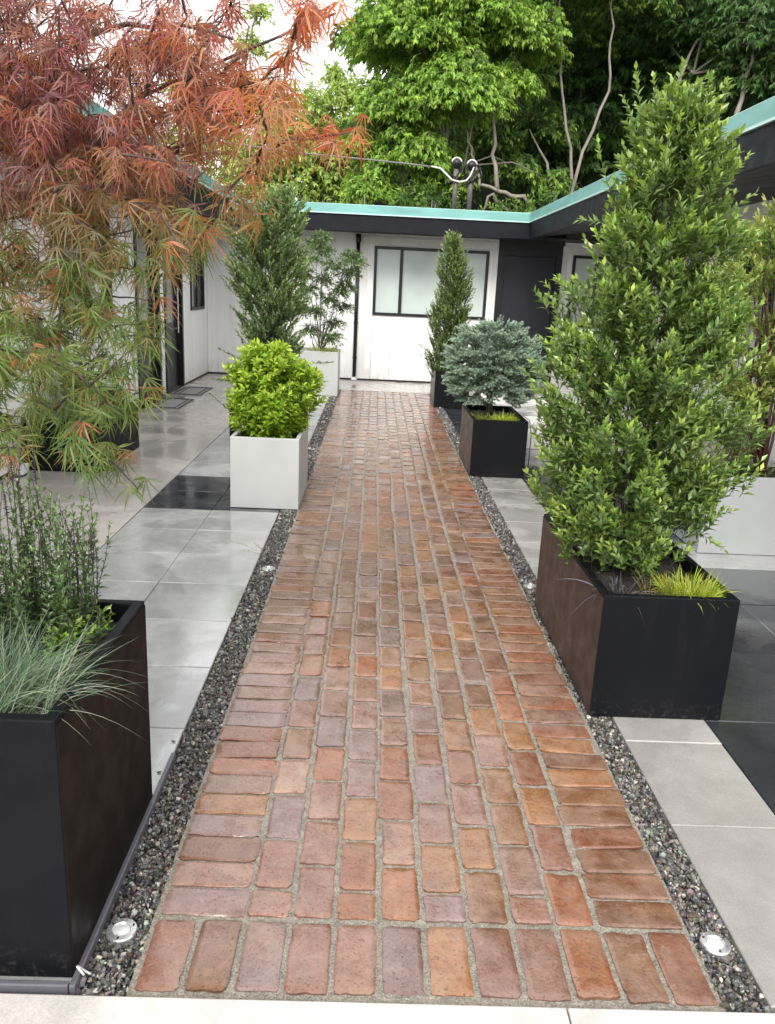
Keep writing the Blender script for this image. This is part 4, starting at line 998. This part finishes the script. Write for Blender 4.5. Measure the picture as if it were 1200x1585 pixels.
def tree(name, label, base, blobs, n, nl, size, length, pal, tip, trunks, tm=None, sag=.35, r=.12, group='trees behind the house', lm=None, hang=.5):
    o = thing(name, label, 'tree', base, group)
    g = G(); gs = G(); p0, p1 = crown_shoots(blobs, n, length)
    shoots(g, p0, p1, nl, tm or tmpl_leaf(.42, .08, .2), size, 1.1, pal, tip, sag=sag, updir=1.0, hang=hang, gs=gs, srad=.008, scol=(.05, .045, .03), tipn=.5, jit=.16)
    g.build('crown', lm or L_tree, o)
    for t in trunks: polytrunk('trunk', o, t, r, r*.35)
    g = G()
    top = arr(trunks[0][-1])
    for b in blobs: g.tube([top-[0, 0, .6], (top+arr(b[:3]))/2+[0, 0, -.1], b[:3]], [r*.4, r*.3, r*.12], 6)
    for b in blobs:
        for _ in range(4): g.tube([b[:3], arr(b[:3])+rand_dirs(1)[0]*arr(b[3:])*.8], [r*.15, r*.04], 5)
    g.build('limb', M_bark, o, smooth=True); gs.build('twig', M_barkd, o)
    return o
def bl(px, py, Y, r, ry=None, rz=None):
    p = at(px, py, Y); return (p[0], p[1], p[2], r, ry or r, rz or r*.8)
BR = [(.16, .30, .03), (.22, .38, .04), (.12, .24, .03)]; BT = [(.36, .52, .08), (.30, .46, .06)]
MD = [(.08, .17, .03), (.10, .21, .035), (.06, .13, .025)]; DK = [(.055, .12, .026), (.07, .145, .032), (.038, .09, .022)]
# bright tree left of centre
tree('leafy_tree', 'bright green leafy tree above the middle of the back roof', (1.0, 16.6, .3),
     [bl(640, 60, 16, 1.3), bl(700, 150, 15.6, 1.1), bl(620, 170, 15.8, .9), bl(720, 20, 16, 1.2), bl(640, 240, 15.6, .8), bl(570, 225, 16, .6), bl(800, 60, 16.4, 1.0), bl(640, -120, 16.5, 1.8), bl(790, 130, 16, .6), bl(580, 285, 15.8, .6), bl(690, 275, 16.2, .7)],
     6000, 13, .135, .42, BR, BT, [[(1.0, 16.6, 0), (1.1, 16.6, 2.5), at(690, 200, 16.6), at(680, 80, 16.6)]], r=.10)
# light yellow green trees further off on the left
YL = [(.26, .38, .05), (.34, .46, .08), (.20, .32, .05)]
tree('young_tree', 'pale yellow green tree far behind the left of the back roof', (-2, 24, 0),
     [bl(470, 190, 24, 1.5), bl(430, 250, 23, 1.6), bl(520, 230, 23.5, 1.3), bl(545, 150, 24, .8), bl(390, 160, 24.5, 1.0), bl(470, 290, 23, 1.6), bl(520, 115, 24.5, .45)],
     1700, 10, .19, .6, YL, [(.45, .55, .14)], [[(-2, 24, 0), at(480, 250, 24), at(490, 150, 24)]], r=.09, hang=.3)
tree('young_tree', 'thin pale green tree seen through the maple twigs, farther left', (-6, 27, 0),
     [bl(340, 220, 26, 1.3), bl(300, 140, 27, 1.1), bl(390, 70, 27, .7), bl(250, 230, 27, 1.5), bl(400, 20, 27, .6), bl(350, 285, 26, 1.5), bl(150, 260, 27, 2.0)],
     1100, 9, .19, .6, YL, [(.45, .55, .14)], [[(-5, 27, 0), at(350, 220, 27), at(385, 40, 27)]], r=.09, hang=.3)
# dark wood on the slope: each tree its own crown and trunks
tree('woodland_tree', 'dark green tree with thin bare trunks right of the bright tree', (3.2, 17.2, .3),
     [bl(880, -30, 17, 1.5), bl(780, 120, 18, 1.2), bl(800, -40, 17.5, 1.2), bl(980, 10, 17.5, 1.1), bl(760, 210, 17.6, .7), bl(960, -100, 17, 1.8), bl(830, 200, 18.2, .9), bl(700, 230, 17.2, .5), bl(880, 60, 19, 1.2)],
     3000, 13, .145, .45, MD, BT, [[at(890, 330, 16.6), at(880, 230, 16.6), at(868, 110, 16.6), at(866, -60, 16.8)], [at(880, 330, 16.5), at(895, 260, 16.4), at(938, 140, 16.6), at(950, 40, 16.6), at(940, -80, 16.8)],
                                   [at(868, 330, 16.7), at(845, 250, 16.9), at(820, 200, 17.2)]], r=.038)
tree('woodland_tree', 'crooked tree with a near horizontal grey limb behind the service masts', (2.5, 16, .2),
     [bl(765, 60, 16.6, .7), bl(800, 260, 17, .5), bl(860, 280, 16.8, .45)],
     330, 11, .17, .4, MD, BT, [[at(835, 335, 15.4), at(812, 305, 15.4), at(775, 296, 15.4), at(742, 285, 15.4), at(730, 240, 15.5), at(722, 200, 15.7)], [at(770, 296, 15.4), at(765, 220, 15.5), at(764, 100, 15.8)], [at(800, 340, 15.6), at(760, 300, 15.7), at(745, 330, 15.7)]], r=.045)
tree('woodland_tree', 'dark tree above the right wing roof with slanting trunks', (8, 18, .5),
     [bl(1000, 60, 19, 1.5), bl(1100, 40, 18, 1.5), bl(1190, 60, 17, 1.4), bl(1060, 140, 18.5, 1.2), bl(1150, 130, 17.5, 1.1), bl(1120, -60, 18, 2), bl(1260, 120, 17, 1.5)],
     3000, 13, .15, .45, [(.05, .12, .025), (.07, .15, .03)], MD, [[at(1020, 260, 17), at(1040, 160, 17), at(1080, 60, 17.4)], [at(1130, 230, 16.5), at(1155, 120, 16.8), at(1175, 20, 17)]], r=.06)
tree('woodland_tree', 'deep shaded tree at the back of the slope behind the bare trunks', (5, 22, 1.5),
     [bl(700, 60, 21, 2.2), bl(840, 120, 21, 2.2), bl(960, 160, 21, 2.2), bl(1080, 120, 21, 2.2), bl(760, 250, 20, 1.5), bl(880, 260, 20.5, 1.5), bl(1000, 250, 20, 1.6), bl(900, -80, 21, 3), bl(1150, -60, 21, 3), bl(680, 290, 19.5, 1.0), bl(1180, 200, 20, 2), bl(1230, 40, 22, 3), bl(1080, 0, 23, 3), bl(940, 40, 23, 2.5), bl(820, 230, 19.5, 1.2), bl(900, 210, 19.5, 1.2), bl(740, 220, 19, 1.0), bl(620, 200, 20.5, 1.6), bl(600, 60, 21, 1.4)],
     4200, 13, .28, .6, DK, MD, [[(5, 22, 1.5), at(900, 250, 22), at(900, 0, 22)]], r=.12)
for px, py, lb in ((560, 300, 'low bright bush behind the teal edge left of the service masts'), (660, 305, 'low green bush just left of the service masts'), (780, 325, 'low olive bush under the crooked grey limb'), (860, 310, 'low bush at the foot of the bare trunks'), (450, 300, 'pale green bush behind the roof above the tall evergreen')):
    b = at(px, py, 15.2)
    shrub('bush', lb, 'bush', (b[0], 15.2, 0.0), [(1.2, b[0], 15.2, .5, .5), (b[2]-.5, b[0], 15.2, .75, .6), (b[2], b[0], 15.2, .6, .5), (b[2]+.35, b[0], 15.2, .2, .2)], 170, 11, .14, .35,
          BR if px < 600 else MD, BT, ntrunk=5, trunkr=.02, group='bushes behind the back roof', hang=.4, lm=L_tree, ang=1.1)
